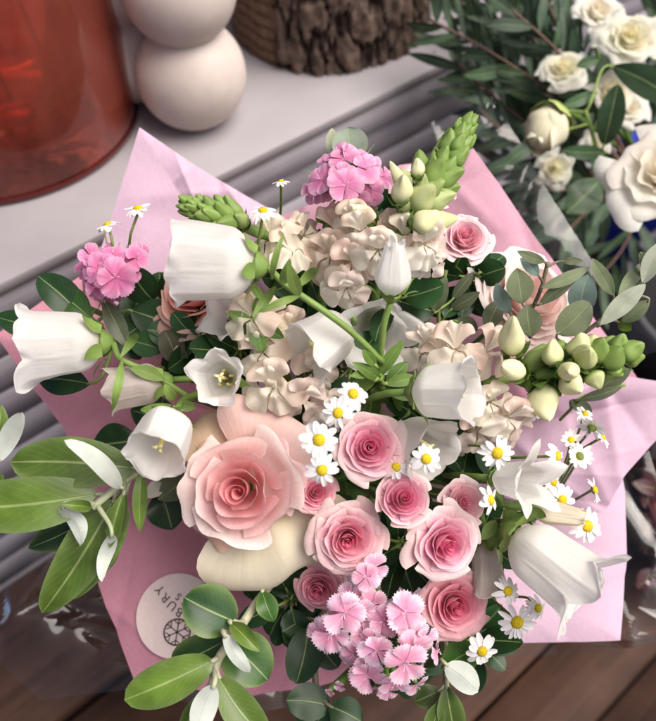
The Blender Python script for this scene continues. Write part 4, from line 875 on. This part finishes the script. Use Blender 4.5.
daisy(482, 651, 17, 'bottom daisy overhanging the lower paper edge', d=(.05, -.1, 1), dw=.02, stem=[(478, 630, .01), (470, 600, -.03)])
daisy(263, 211, 15, 'daisy with yellow cone standing against the lavender paper at top', d=(.0, .75, .65), dw=.035, stem=[(258, 245, .05), (252, 275, .02)], droop=.3)
daisy(138, 209, 15, 'daisy tilted upward on a thin stem at upper left', d=(-.1, .85, .5), dw=.03, stem=[(130, 235, .025), (128, 265, .0)], droop=.1)
daisy(108, 225, 14, 'daisy in profile with few petals above the left sweet william', d=(-.35, .85, .4), dw=.03, stem=[(113, 245, .025), (112, 270, .0)], n=9)
daisy(281, 182, 9, 'tiny distant daisy above the lavender paper notch', d=(.0, .85, .5), dw=.02, stem=[(281, 210, .015), (276, 250, .0)], n=9)
daisy(562, 500, 16, 'daisy with greenish centre above the closed cream bud', d=(.2, -.1, 1), dw=.012)
daisy(557, 456, 16, 'daisy beside the star bellflower facing right', d=(.8, .1, .6), dw=.02)
daisy(553, 482, 14, 'half open daisy tucked behind the star bellflower', d=(.5, .2, .8), dw=.0)
daisy(592, 428, 15, 'daisy turned away showing its green back, far right cluster', d=(.4, .5, -.45), dw=.02, stem=[(578, 445, .01), (560, 480, -.03)], droop=.0)
daisy(602, 437, 13, 'daisy at the outer right end of the far right cluster', d=(.6, .5, .3), dw=.018, stem=[(580, 450, .01), (560, 485, -.03)], droop=.0)
daisy(580, 456, 14, 'pale daisy facing down in the far right cluster', d=(-.1, -.3, -.8), dw=.02, stem=[(572, 470, .005), (560, 490, -.03)], droop=.1)
daisy(571, 440, 11, 'small unopened daisy left of the far right cluster', d=(-.1, .4, .8), dw=.012, stem=[(568, 455, .005), (555, 488, -.03)], droop=-.5)
daisy(585, 414, 11, 'small daisy above the far right cluster under the snapdragon', d=(.2, .6, .6), dw=.012, stem=[(576, 440, .0), (560, 480, -.03)])
daisy(535, 412, 12, 'small daisy under the horizontal snapdragon buds', d=(.1, -.3, .8), dw=.0)

# ------------------------------------------------------------------ foliage of the bouquet
LG = np.array((.060, .105, .013)); LG2 = np.array((.092, .158, .018)); EDGE = np.array((.12, .18, .05))
OL = dict(edge=EDGE)
sprig([(205, 440, .0), (150, 464, .03), (118, 486, .05), (92, 508, .055)], 'leafy branch of glossy green leaves with white undersides at lower left', [
    ((135, 468, .045), (10, 462, .05), 50, dict(col=LG, bend=.05, pow_=.48)), ((98, 494, .05), (-45, 508, .055), 54, dict(col=LG2 * .9, bend=.08, pow_=.45)),
    ((122, 488, .06), (64, 440, .085), 20, dict(flip=True, bend=-.16, pow_=.5, twist=.5)), ((114, 500, .045), (42, 613, .04), 48, dict(col=LG, shape=.68, pow_=.5)),
    ((120, 496, .04), (66, 600, .035), 44, dict(col=LG * .95, shape=.72, pow_=.5)), ((124, 492, .05), (110, 548, .055), 16, dict(col=LG2, cup=.7)), ((126, 492, .045), (108, 570, .03), 26, dict(col=LG * .8)),
    ((112, 534, .062), (102, 582, .055), 16, dict(flip=True, pow_=.5, bend=.2, twist=-.6)), ((92, 508, .055), (60, 504, .07), 12, dict(col=LG2, cup=.6, bend=.2)), ((62, 506, .068), (80, 546, .060), 19, dict(flip=True, pow_=.5, bend=.25, twist=.8, wave=.08)),
    ((142, 466, .05), (140, 532, .05), 15, dict(col=LG2, cup=.3)), ((96, 515, .03), (28, 548, .02), 28, dict(col=GREEN_D, mat=M_DARK))],
    M_OLIVE, LG, 'branch', 'leafy_branch', 'silver backed leafy branches', .0022, np.array((.33, .36, .22)), edge=EDGE)
sprig([(-30, 520, .03), (-10, 470, .04), (0, 455, .045)], 'pale leaf pair entering at the left edge of the frame', [((-2, 462, .05), (22, 412, .06), 20, dict(flip=True, pow_=.55)), ((-8, 468, .045), (2, 405, .05), 24, dict(col=LG2)), ((-12, 475, .04), (4, 488, .045), 18, dict(col=LG))], M_OLIVE, LG, 'branch', 'leafy_branch', 'silver backed leafy branches', .002, np.array((.33, .36, .22)), edge=EDGE)
DG = np.array((.020, .060, .018)); DG2 = np.array((.03, .085, .016))
sprig([(290, 560, .0), (258, 600, .035), (232, 640, .05), (215, 662, .055), (208, 730, .06)], 'branch with round dark green and bright fresh leaves at the bottom left', [
    ((236, 622, .055), (184, 597, .06), 52, dict(col=DG, mat=M_DARK, pow_=.5)), ((226, 640, .045), (172, 664, .04), 38, dict(col=DG * .8, mat=M_DARK, pow_=.5)), ((224, 638, .045), (268, 680, .05), 52, dict(col=DG2, mat=M_DARK, pow_=.5)),
    ((230, 622, .06), (260, 652, .07), 18, dict(col=LG2, cup=.6, bend=.15)), ((224, 634, .07), (250, 672, .075), 15, dict(flip=True, bend=.25, pow_=.5)), ((214, 660, .06), (124, 700, .065), 42, dict(col=LG2, cup=.35, pow_=.5)),
    ((218, 676, .06), (270, 742, .065), 36, dict(col=LG2 * .9, cup=.2, pow_=.6)), ((214, 685, .07), (196, 735, .075), 26, dict(col=np.array((.42, .48, .30)), flip=True, pow_=.5)), ((206, 690, .055), (180, 730, .05), 20, dict(col=LG)),
    ((262, 590, .04), (274, 622, .045), 22, dict(col=DG2 * 1.4, mat=M_DARK, bend=.2))],
    M_OLIVE, LG2, 'branch', 'leafy_branch', 'silver backed leafy branches', .0026, np.array((.36, .36, .24)), edge=EDGE)
sprig([(330, 600, -.02), (312, 630, .0), (316, 690, .01), (320, 730, .01)], 'branch of dark round leaves between the bottom leaves and sweet william', [
    ((308, 628, .01), (296, 684, .02), 36, dict(pow_=.5)), ((305, 618, .0), (282, 632, .01), 30, dict(pow_=.5)), ((330, 706, .015), (286, 700, .02), 36, dict(pow_=.5)), ((330, 706, .018), (362, 722, .02), 32, dict(pow_=.5)), ((318, 640, .0), (338, 668, .005), 26, dict(pow_=.5)), ((318, 700, .01), (312, 740, .01), 34, dict(pow_=.5))],
    M_DARK, DG * .75, 'branch', 'leafy_branch', 'dark leafy branches', .002, np.array((.16, .14, .09)))
sprig([(440, 600, -.02), (446, 650, .01), (446, 690, .02), (440, 735, .025)], 'branch with one white backed leaf at the bottom right of the bouquet', [
    ((444, 668, .025), (480, 648, .03), 32, dict(col=DG2 * 1.6, mat=M_DARK, pow_=.5)), ((446, 664, .045), (478, 692, .045), 27, dict(flip=True, pow_=.5, bend=-.05)), ((446, 685, .03), (456, 742, .03), 28, dict(col=LG * .8)), ((440, 690, .02), (414, 702, .02), 24, dict(col=LG * .7)), ((440, 640, .0), (420, 668, .005), 24, dict(col=LG * .6)), ((442, 700, .03), (430, 740, .03), 20, dict(col=LG))],
    M_OLIVE, LG, 'branch', 'leafy_branch', 'silver backed leafy branches', .002, np.array((.33, .33, .2)), edge=EDGE)
EG = np.array((.17, .205, .115)); EB = np.array((.16, .23, .20)); EP = np.array((.36, .39, .30))
sprig([(500, 365, -.02), (528, 318, .02), (541, 290, .03), (548, 262, .035)], 'eucalyptus twig of rounded grey green leaves before the blush rose', [
    ((522, 304, .035), (517, 268, .04), 27, dict(col=EG)), ((531, 337, .03), (527, 305, .035), 27, dict(col=EG)), ((510, 314, .02), (496, 283, .025), 16, dict(col=EB)), ((545, 262, .04), (517, 251, .05), 11, dict(col=EG * .9)), ((539, 276, .035), (520, 258, .04), 13, dict(col=EB)), ((541, 288, .04), (590, 267, .045), 13, dict(col=EG)), ((539, 305, .035), (574, 281, .04), 13, dict(col=EG * .6)), ((561, 261, .03), (583, 261, .035), 8, dict(col=EG)), ((500, 300, .01), (486, 330, .01), 20, dict(col=EG * .6))],
    M_EUC, EG, 'eucalyptus', 'eucalyptus_twig', 'eucalyptus twigs', .0012, np.array((.16, .14, .09)))
sprig([(540, 372, -.02), (575, 340, .02), (604, 318, .03), (640, 284, .04), (690, 240, .04)], 'eucalyptus twig with long pale leaves reaching to the right edge', [
    ((557, 334, .03), (590, 302, .035), 30, dict(col=EG, pow_=.55)), ((580, 318, .02), (588, 274, .025), 28, dict(col=EB * 1.05)), ((614, 296, .04), (592, 258, .05), 15, dict(col=EG * 1.1)), ((600, 325, .045), (646, 284, .05), 19, dict(col=EP)), ((643, 284, .045), (664, 240, .05), 19, dict(col=EP)), ((640, 252, .04), (652, 268, .045), 11, dict(col=EG)), ((618, 300, .04), (645, 262, .035), 14, dict(col=EG)), ((650, 300, .04), (622, 322, .03), 16, dict(col=EG)), ((618, 322, .02), (632, 330, .03), 14, dict(col=LG2))],
    M_EUC, EG, 'eucalyptus', 'eucalyptus_twig', 'eucalyptus twigs', .0013, np.array((.20, .20, .13)))
sprig([(560, 420, -.03), (585, 395, .0), (625, 385, .015)], 'narrow dark leaves under the horizontal snapdragon tip', [((578, 400, .02), (622, 387, .025), 11, dict(col=EG * .5)), ((600, 390, .005), (632, 366, .01), 18, dict(col=EG * .6)), ((570, 400, -.01), (592, 412, -.01), 14, dict(col=EG * .6))], M_EUC, EG, 'eucalyptus', 'eucalyptus_twig', 'eucalyptus twigs', .001)
sprig([(440, 345, -.02), (438, 310, .01), (446, 270, .02)], 'dusky grey leaves right of the upright bellflower bud', [((434, 312, .02), (446, 276, .03), 18, dict(col=EG * .8)), ((432, 336, .01), (406, 330, .02), 30, dict(col=EG * .5, pow_=.5)), ((424, 332, .01), (408, 302, .01), 26, dict(col=EG * .45)), ((450, 310, .0), (480, 292, .01), 14, dict(col=EG * .6)), ((452, 300, .005), (474, 272, .01), 12, dict(col=EG * .55)), ((455, 320, .0), (478, 330, .0), 18, dict(col=EG * .5))], M_EUC, EG, 'eucalyptus', 'eucalyptus_twig', 'eucalyptus twigs', .0012)
sprig([(362, 190, .0), (356, 160, .01), (350, 150, .01)], 'pale round eucalyptus leaf rising behind the top sweet william', [((352, 160, .0), (348, 127, .005), 36, dict(col=np.array((.30, .36, .28)), pow_=.45)), ((335, 160, -.005), (332, 128, -.005), 14, dict(col=np.array((.34, .36, .24))))], M_EUC, EG, 'eucalyptus', 'eucalyptus_twig', 'eucalyptus twigs', .001)
sprig([(150, 340, -.03), (95, 310, .0), (60, 300, .005)], 'dark glossy leaves beneath the left sweet william head', [((84, 318, .015), (38, 276, .02), 34, dict(pow_=.5)), ((60, 330, .01), (-6, 316, .01), 28, {}), ((92, 320, .018), (52, 290, .015), 30, dict(col=DG2)), ((104, 300, .02), (128, 348, .025), 20, dict(col=EG * .5)), ((90, 384, .01), (38, 380, .0), 32, {}), ((130, 310, .0), (180, 330, -.01), 40, {}), ((150, 280, -.01), (185, 322, -.01), 34, {}), ((120, 320, -.01), (140, 360, -.01), 36, {})], M_DARK, DG * .85, 'branch', 'leafy_branch', 'dark leafy branches', .0018)
sprig([(170, 360, -.02), (178, 350, .0), (172, 330, .005)], 'brownish grey round leaves behind the open bellflower at left', [((176, 362, .005), (164, 330, .01), 26, dict(col=np.array((.10, .095, .06)), pow_=.5)), ((190, 380, -.01), (178, 350, .0), 24, {}), ((165, 350, .0), (128, 340, .0), 26, {})], M_EUC, DG * 1.2, 'branch', 'leafy_branch', 'dark leafy branches', .0012)
sprig([(200, 470, -.03), (170, 480, -.01), (150, 495, .0)], 'dark and grey leaves under the tipped bellflower at left', [((200, 470, .0), (158, 500, .005), 28, dict(col=EG * .6, mat=M_EUC)), ((150, 470, -.01), (118, 440, -.01), 44, {}), ((160, 490, -.01), (172, 530, -.01), 40, {}), ((160, 480, .0), (148, 498, .01), 16, dict(col=np.array((.40, .40, .34)), mat=M_EUC)), ((140, 440, -.01), (92, 446, -.01), 40, {}), ((180, 420, -.02), (130, 410, -.02), 40, {})], M_DARK, DG * .7, 'branch', 'leafy_branch', 'dark leafy branches', .0016)
# dark filler foliage deep between the blooms
fill_labels = ['dark leaves in the gap between the big rose and its right neighbour', 'dark leaves below the central small rose', 'dark leaves showing under the upper middle bellflower', 'dark leaves right of the peach florets', 'dark leaves between the right roses and star bellflower', 'dark leaves above the open bellflower at left', 'dark leaves under the horizontal snapdragon base', 'dark leaves left of the deep pink lower rose', 'dark leaves behind the lower right rose', 'dark leaves behind the cream florets in the centre', 'dark leaves at the upper right around the pale rose', 'dark leaves deep below the peach rose', 'dark leaves behind the peach florets at the top', 'dark leaves under the top sweet william', 'dark leaves left of the cream florets', 'dark leaves below the right facing bellflower', 'dark leaves under the lower sweet william']
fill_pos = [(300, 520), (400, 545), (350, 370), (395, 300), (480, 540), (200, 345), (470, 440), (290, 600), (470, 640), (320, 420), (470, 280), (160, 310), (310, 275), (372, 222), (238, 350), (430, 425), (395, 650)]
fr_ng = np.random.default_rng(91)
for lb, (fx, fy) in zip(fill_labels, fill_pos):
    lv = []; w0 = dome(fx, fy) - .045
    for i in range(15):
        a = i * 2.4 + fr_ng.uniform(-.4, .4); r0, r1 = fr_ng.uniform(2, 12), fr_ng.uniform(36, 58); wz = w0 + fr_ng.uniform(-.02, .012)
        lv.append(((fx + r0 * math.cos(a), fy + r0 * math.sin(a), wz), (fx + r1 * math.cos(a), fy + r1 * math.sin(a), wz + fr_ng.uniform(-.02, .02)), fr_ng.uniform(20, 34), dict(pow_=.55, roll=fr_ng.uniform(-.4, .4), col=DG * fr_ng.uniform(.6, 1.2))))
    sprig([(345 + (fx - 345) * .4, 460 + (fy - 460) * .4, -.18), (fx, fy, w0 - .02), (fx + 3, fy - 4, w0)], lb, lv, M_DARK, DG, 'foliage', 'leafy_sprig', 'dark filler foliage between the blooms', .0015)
# bellflower leaf tufts seen in the open
sprig([(383, 400, .02), (381, 376, .05), (378, 366, .055)], 'green leaf tuft where the bellflower stems cross in the middle', [((380, 376, .06), (404, 340, .07), 13, dict(bend=.1)), ((380, 380, .055), (352, 362, .07), 13, dict(bend=.15)), ((384, 384, .055), (418, 378, .05), 13, dict(bend=.1)), ((376, 380, .06), (340, 398, .05), 16, dict(bend=-.1)), ((386, 384, .05), (408, 362, .05), 16, dict(col=GREEN * .7)), ((372, 372, .06), (350, 376, .07), 10, {}), ((382, 388, .05), (424, 396, .045), 16, dict(col=GREEN * .7)), ((376, 366, .065), (362, 350, .075), 11, {}), ((372, 390, .04), (368, 420, .03), 20, dict(col=GREEN * .5)), ((392, 388, .04), (412, 412, .02), 20, dict(col=GREEN * .5))], M_GREEN_LEAF, mixc(GREEN, GREEN_L, .4), 'foliage', 'leafy_sprig', 'bellflower leaf tufts', .0022)
sprig([(262, 335, .01), (255, 322, .04), (250, 318, .045)], 'green leaf tuft below the largest hanging bellflower', [((252, 320, .05), (228, 312, .055), 12, {}), ((254, 322, .05), (262, 352, .055), 18, dict(col=GREEN)), ((252, 322, .045), (240, 348, .05), 16, dict(col=GREEN * .8)), ((258, 320, .05), (284, 338, .05), 14, dict(col=GREEN * .8)), ((256, 318, .05), (262, 292, .06), 11, {}), ((264, 300, .06), (250, 282, .065), 9, {})], M_GREEN_LEAF, mixc(GREEN, GREEN_L, .5), 'foliage', 'leafy_sprig', 'bellflower leaf tufts', .002)

# ------------------------------------------------------------------ white bouquet in the blue bucket behind
def bucket(px, py, rpx, h, col, label, rimcol, z=None):
    c = onz(px, py, ZB); r = rpx * np.dot(c - CL, MC @ (0, 0, -1)) / FPX; t = thing('flower_bucket', label, 'bucket', c); M = mat4(np.eye(3), c)
    mb = MB(); mb.lathe([(0, .001), (r * .80, .001), (r * .82, .004), (r, h), (r - .003, h + .0005), (r * .80, .006), (0, .006)], (1, 1, 1), 64, M); mb.build('body', solid_mat('bucket_plastic', col, .6, .2, 20, .08, .03), t)
    mb = MB(); mb.lathe([(r + .0005, h - .012), (r + .004, h - .010), (r + .005, h + .002), (r + .001, h + .004), (r - .004, h + .003), (r - .004, h - .004)], (1, 1, 1), 64, M); mb.build('rim', solid_mat('bucket_rim', rimcol, .6, .2, 20, .08, .03), t)
    return c, r
BC, br = bucket(665, 262, 78, .20, (.012, .025, .30), 'blue plastic bucket holding white flowers behind the bouquet', (.014, .03, .34))
KC, kr = bucket(700, 385, 105, .15, (.008, .008, .010), 'black bucket with grey rim at the right edge', (.07, .07, .08))
bucket(705, 530, 80, .10, (.010, .007, .008), 'low black pot added to darken the right edge under the dark red stems', (.02, .015, .016))  # pot added only to darken the bench beside the wrap
BT = BC + np.array((0, 0, .10))
def wp(px, py, depth): return D0 - depth
WH = pk((246, 236, 214), (248, 240, 226), (250, 244, 234), (252, 248, 240))
CW_ = pk((244, 236, 202), (248, 241, 218), (250, 245, 230), (252, 249, 238))
bgf = [(664, 166, 54, .62, WH, 'largest white ruffled bloom at the right edge beyond the bouquet', (-.2, .3, 1), 13), (632, 32, 32, .72, CW_, 'cream ruffled bloom near the top right corner', (-.2, .3, 1), 20), (563, 64, 24, .74, CW_, 'cream bloom above the round peony bud', (-.3, .4, 1), 18), (600, 6, 26, .76, WH, 'white bloom cut by the top frame edge', (0, .5, 1), 16), (614, 88, 22, .74, CW_, 'cream bloom half hidden behind a dark green leaf at right', (-.1, .3, 1), 16), (556, 168, 19, .76, CW_, 'small shaded cream bloom below the round peony bud', (-.1, -.2, 1), 14), (568, 100, 20, .78, CW_, 'cream bloom directly behind the round peony bud', (.1, .1, 1), 14), (632, 105, 20, .76, WH, 'white bloom between dark leaf and largest ruffled bloom', (.0, .2, 1), 14), (598, 142, 15, .76, WH, 'small white bloom below the dark green leaf at right', (.0, .2, 1), 12)]
for i, (px, py, rp, dp, pal, lb, d, nn_) in enumerate(bgf):
    rose(px, py, rp, lb, pal, d=d, n=nn_, seed=50 + i, cat='flower', name='white_bloom', group='white blooms in the background bouquet', w_abs=D0 - dp, stem_to=BT, mat=M_WHITE, ruf=.05, open_=1.2, heart=.16, tall=.75)
pb_ = P(546, 128, D0 - .70); pd = cw(unit((-.50, -.70, .35))); t = thing('peony_bud', 'round cream peony bud with green sepals beyond the bouquet', 'bud', pb_); sB = 23 * m_at(D0 - .70)
M = mat4(frame(pd), pb_, sB); mb = MB(); q = np.linspace(0, math.pi, 22)
mb.lathe([(.80 * math.sin(a) ** .9, -1.12 * math.cos(a)) for a in q], np.array((.74, .70, .50)), 40, M, fn=lambda g, a: g * (1 + .035 * np.sin(3 * a + 2.2 * g[:, :1, 2].mean())[:, None, None] * (1 - (g[..., 2:3] / 1.08) ** 2))); mb.build('bud', M_PETAL, t)
for i in range(5):
    gq, s_, tv = petal_patch(i * 1.35 + .2, 1.05, .12, .90 + .035 * i, 2.12 + .05 * (i % 2), -.50 + .05 * i, ruf=.012, z0=-1.22, wmin=.45, seed=900 + i, tipcut=.3); mb = MB(); mb.grid(gq, mixc(np.array((.74, .73, .46)), np.array((.86, .83, .66)), tv[..., None]), M=M); mb.build('petal', M_PETAL, t)
mb = MB()
for i in range(4):
    gq, s_, tv = petal_patch(i * 1.57 + .5, .75, .12, .92, .85, .06, ruf=.02, z0=-1.20, wmin=.4); mb.grid(gq, mixc(GREEN_L, np.array((.45, .50, .16)), tv[..., None] * .7), M=M)
mb.build('sepals', M_GREEN, t); stem_part(t, pb_, pd, path=list(bez(pb_ - pd * sB, pb_ - pd * .05, mixc(pb_, BT, .6), BT)), rad=.0022)
bgl = np.array((.030, .060, .026)); bge = np.array((.055, .085, .060))
sprig([(600, 160, -.20), (590, 125, -.19), (585, 110, -.19)], 'broad green peony leaves round the cream bud', [((604, 146, -.19), (618, 84, -.17), 26, dict(pow_=.6)), ((606, 152, -.19), (562, 150, -.19), 15, dict(col=bgl * 1.5)), ((545, 138, -.2), (500, 170, -.2), 15, dict(col=bgl * 1.5)), ((612, 66, -.2), (680, 105, -.2), 30, {}), ((600, 180, -.24), (566, 214, -.23), 34, dict(col=bgl * 1.4)), ((560, 108, -.2), (598, 92, -.2), 12, dict(col=bgl * 1.8)), ((600, 60, -.22), (576, 66, -.22), 12, dict(col=bgl * 1.6)), ((590, 150, -.22), (612, 196, -.22), 12, dict(col=bgl * 2))], M_DARK, bgl, 'foliage', 'leafy_branch', 'background foliage', .0018)
gx_ = np.random.default_rng(17)
bg_sp = [((640, 185), (430, 20), .30), ((640, 185), (470, -20), .28), ((640, 185), (510, 0), .31), ((640, 185), (540, -15), .33), ((640, 185), (455, 60), .33), ((640, 185), (480, 110), .33), ((640, 185), (500, 70), .35), ((640, 185), (520, 150), .34), ((640, 185), (540, 190), .34), ((640, 185), (570, 20), .36), ((640, 185), (640, 60), .36), ((640, 185), (515, 210), .36), ((640, 185), (590, 170), .36), ((640, 185), (660, 20), .38), ((640, 185), (440, -10), .36), ((640, 185), (485, 30), .38), ((640, 185), (530, 90), .38), ((640, 185), (560, 240), .36), ((640, 185), (620, 130), .38), ((640, 185), (500, -20), .40), ((640, 185), (560, 130), .40), ((640, 185), (480, 150), .39), ((640, 185), (465, 95), .40), ((640, 185), (560, 262), .40), ((640, 185), (590, 285), .42), ((640, 185), (535, 240), .42)]
bl = ['arching sprig of slender eucalyptus leaves furthest left above the table corner', 'slender leaved sprig reaching the top frame edge', 'slender leaved sprig in the top middle of the background foliage', 'slender leaved sprig left of the top cream bloom', 'slender sprig bending over the table front', 'slender sprig behind the upright snapdragon tip']
for i, (b_, e, dz) in enumerate(bg_sp):
    lv = []; ax = np.array(e) - np.array(b_); ln = np.hypot(*ax); ax = ax / ln; nx = np.array((-ax[1], ax[0])); bow = gx_.uniform(-25, 25); pts = []
    for q in np.linspace(0, 1, 6): c = np.array(b_) + ax * ln * q + nx * bow * math.sin(q * math.pi); pts.append((c[0], c[1], -dz + .05 * q))
    m_ = int(ln / 11)
    for k in range(m_):
        q = .30 + .70 * k / m_; c = np.array(b_) + ax * ln * q + nx * bow * math.sin(q * math.pi); sd_ = 1 if k % 2 else -1
        a = gx_.uniform(.3, .9) * sd_; dv = ax * math.cos(a) + nx * math.sin(a); l2 = gx_.uniform(38, 70); wz = -dz + .05 * q
        lv.append(((c[0], c[1], wz), (c[0] + dv[0] * l2, c[1] + dv[1] * l2, wz + gx_.uniform(-.03, .03)), gx_.uniform(7, 14), dict(col=mixc(bgl, bge, gx_.random()) * gx_.uniform(.7, 1.5), bend=gx_.uniform(-.15, .15), roll=gx_.uniform(-.7, .7))))
    lab = bl[i] if i < len(bl) else 'slender dark green leafy sprig behind the white blooms at upper right'
    sprig(pts, lab, lv, M_EUC, bge, 'foliage', 'leafy_sprig', 'background foliage' if i < len(bl) else 'dark sprigs behind the white blooms', .0014, np.array((.10, .05, .035)))
# dark red plant at the right edge
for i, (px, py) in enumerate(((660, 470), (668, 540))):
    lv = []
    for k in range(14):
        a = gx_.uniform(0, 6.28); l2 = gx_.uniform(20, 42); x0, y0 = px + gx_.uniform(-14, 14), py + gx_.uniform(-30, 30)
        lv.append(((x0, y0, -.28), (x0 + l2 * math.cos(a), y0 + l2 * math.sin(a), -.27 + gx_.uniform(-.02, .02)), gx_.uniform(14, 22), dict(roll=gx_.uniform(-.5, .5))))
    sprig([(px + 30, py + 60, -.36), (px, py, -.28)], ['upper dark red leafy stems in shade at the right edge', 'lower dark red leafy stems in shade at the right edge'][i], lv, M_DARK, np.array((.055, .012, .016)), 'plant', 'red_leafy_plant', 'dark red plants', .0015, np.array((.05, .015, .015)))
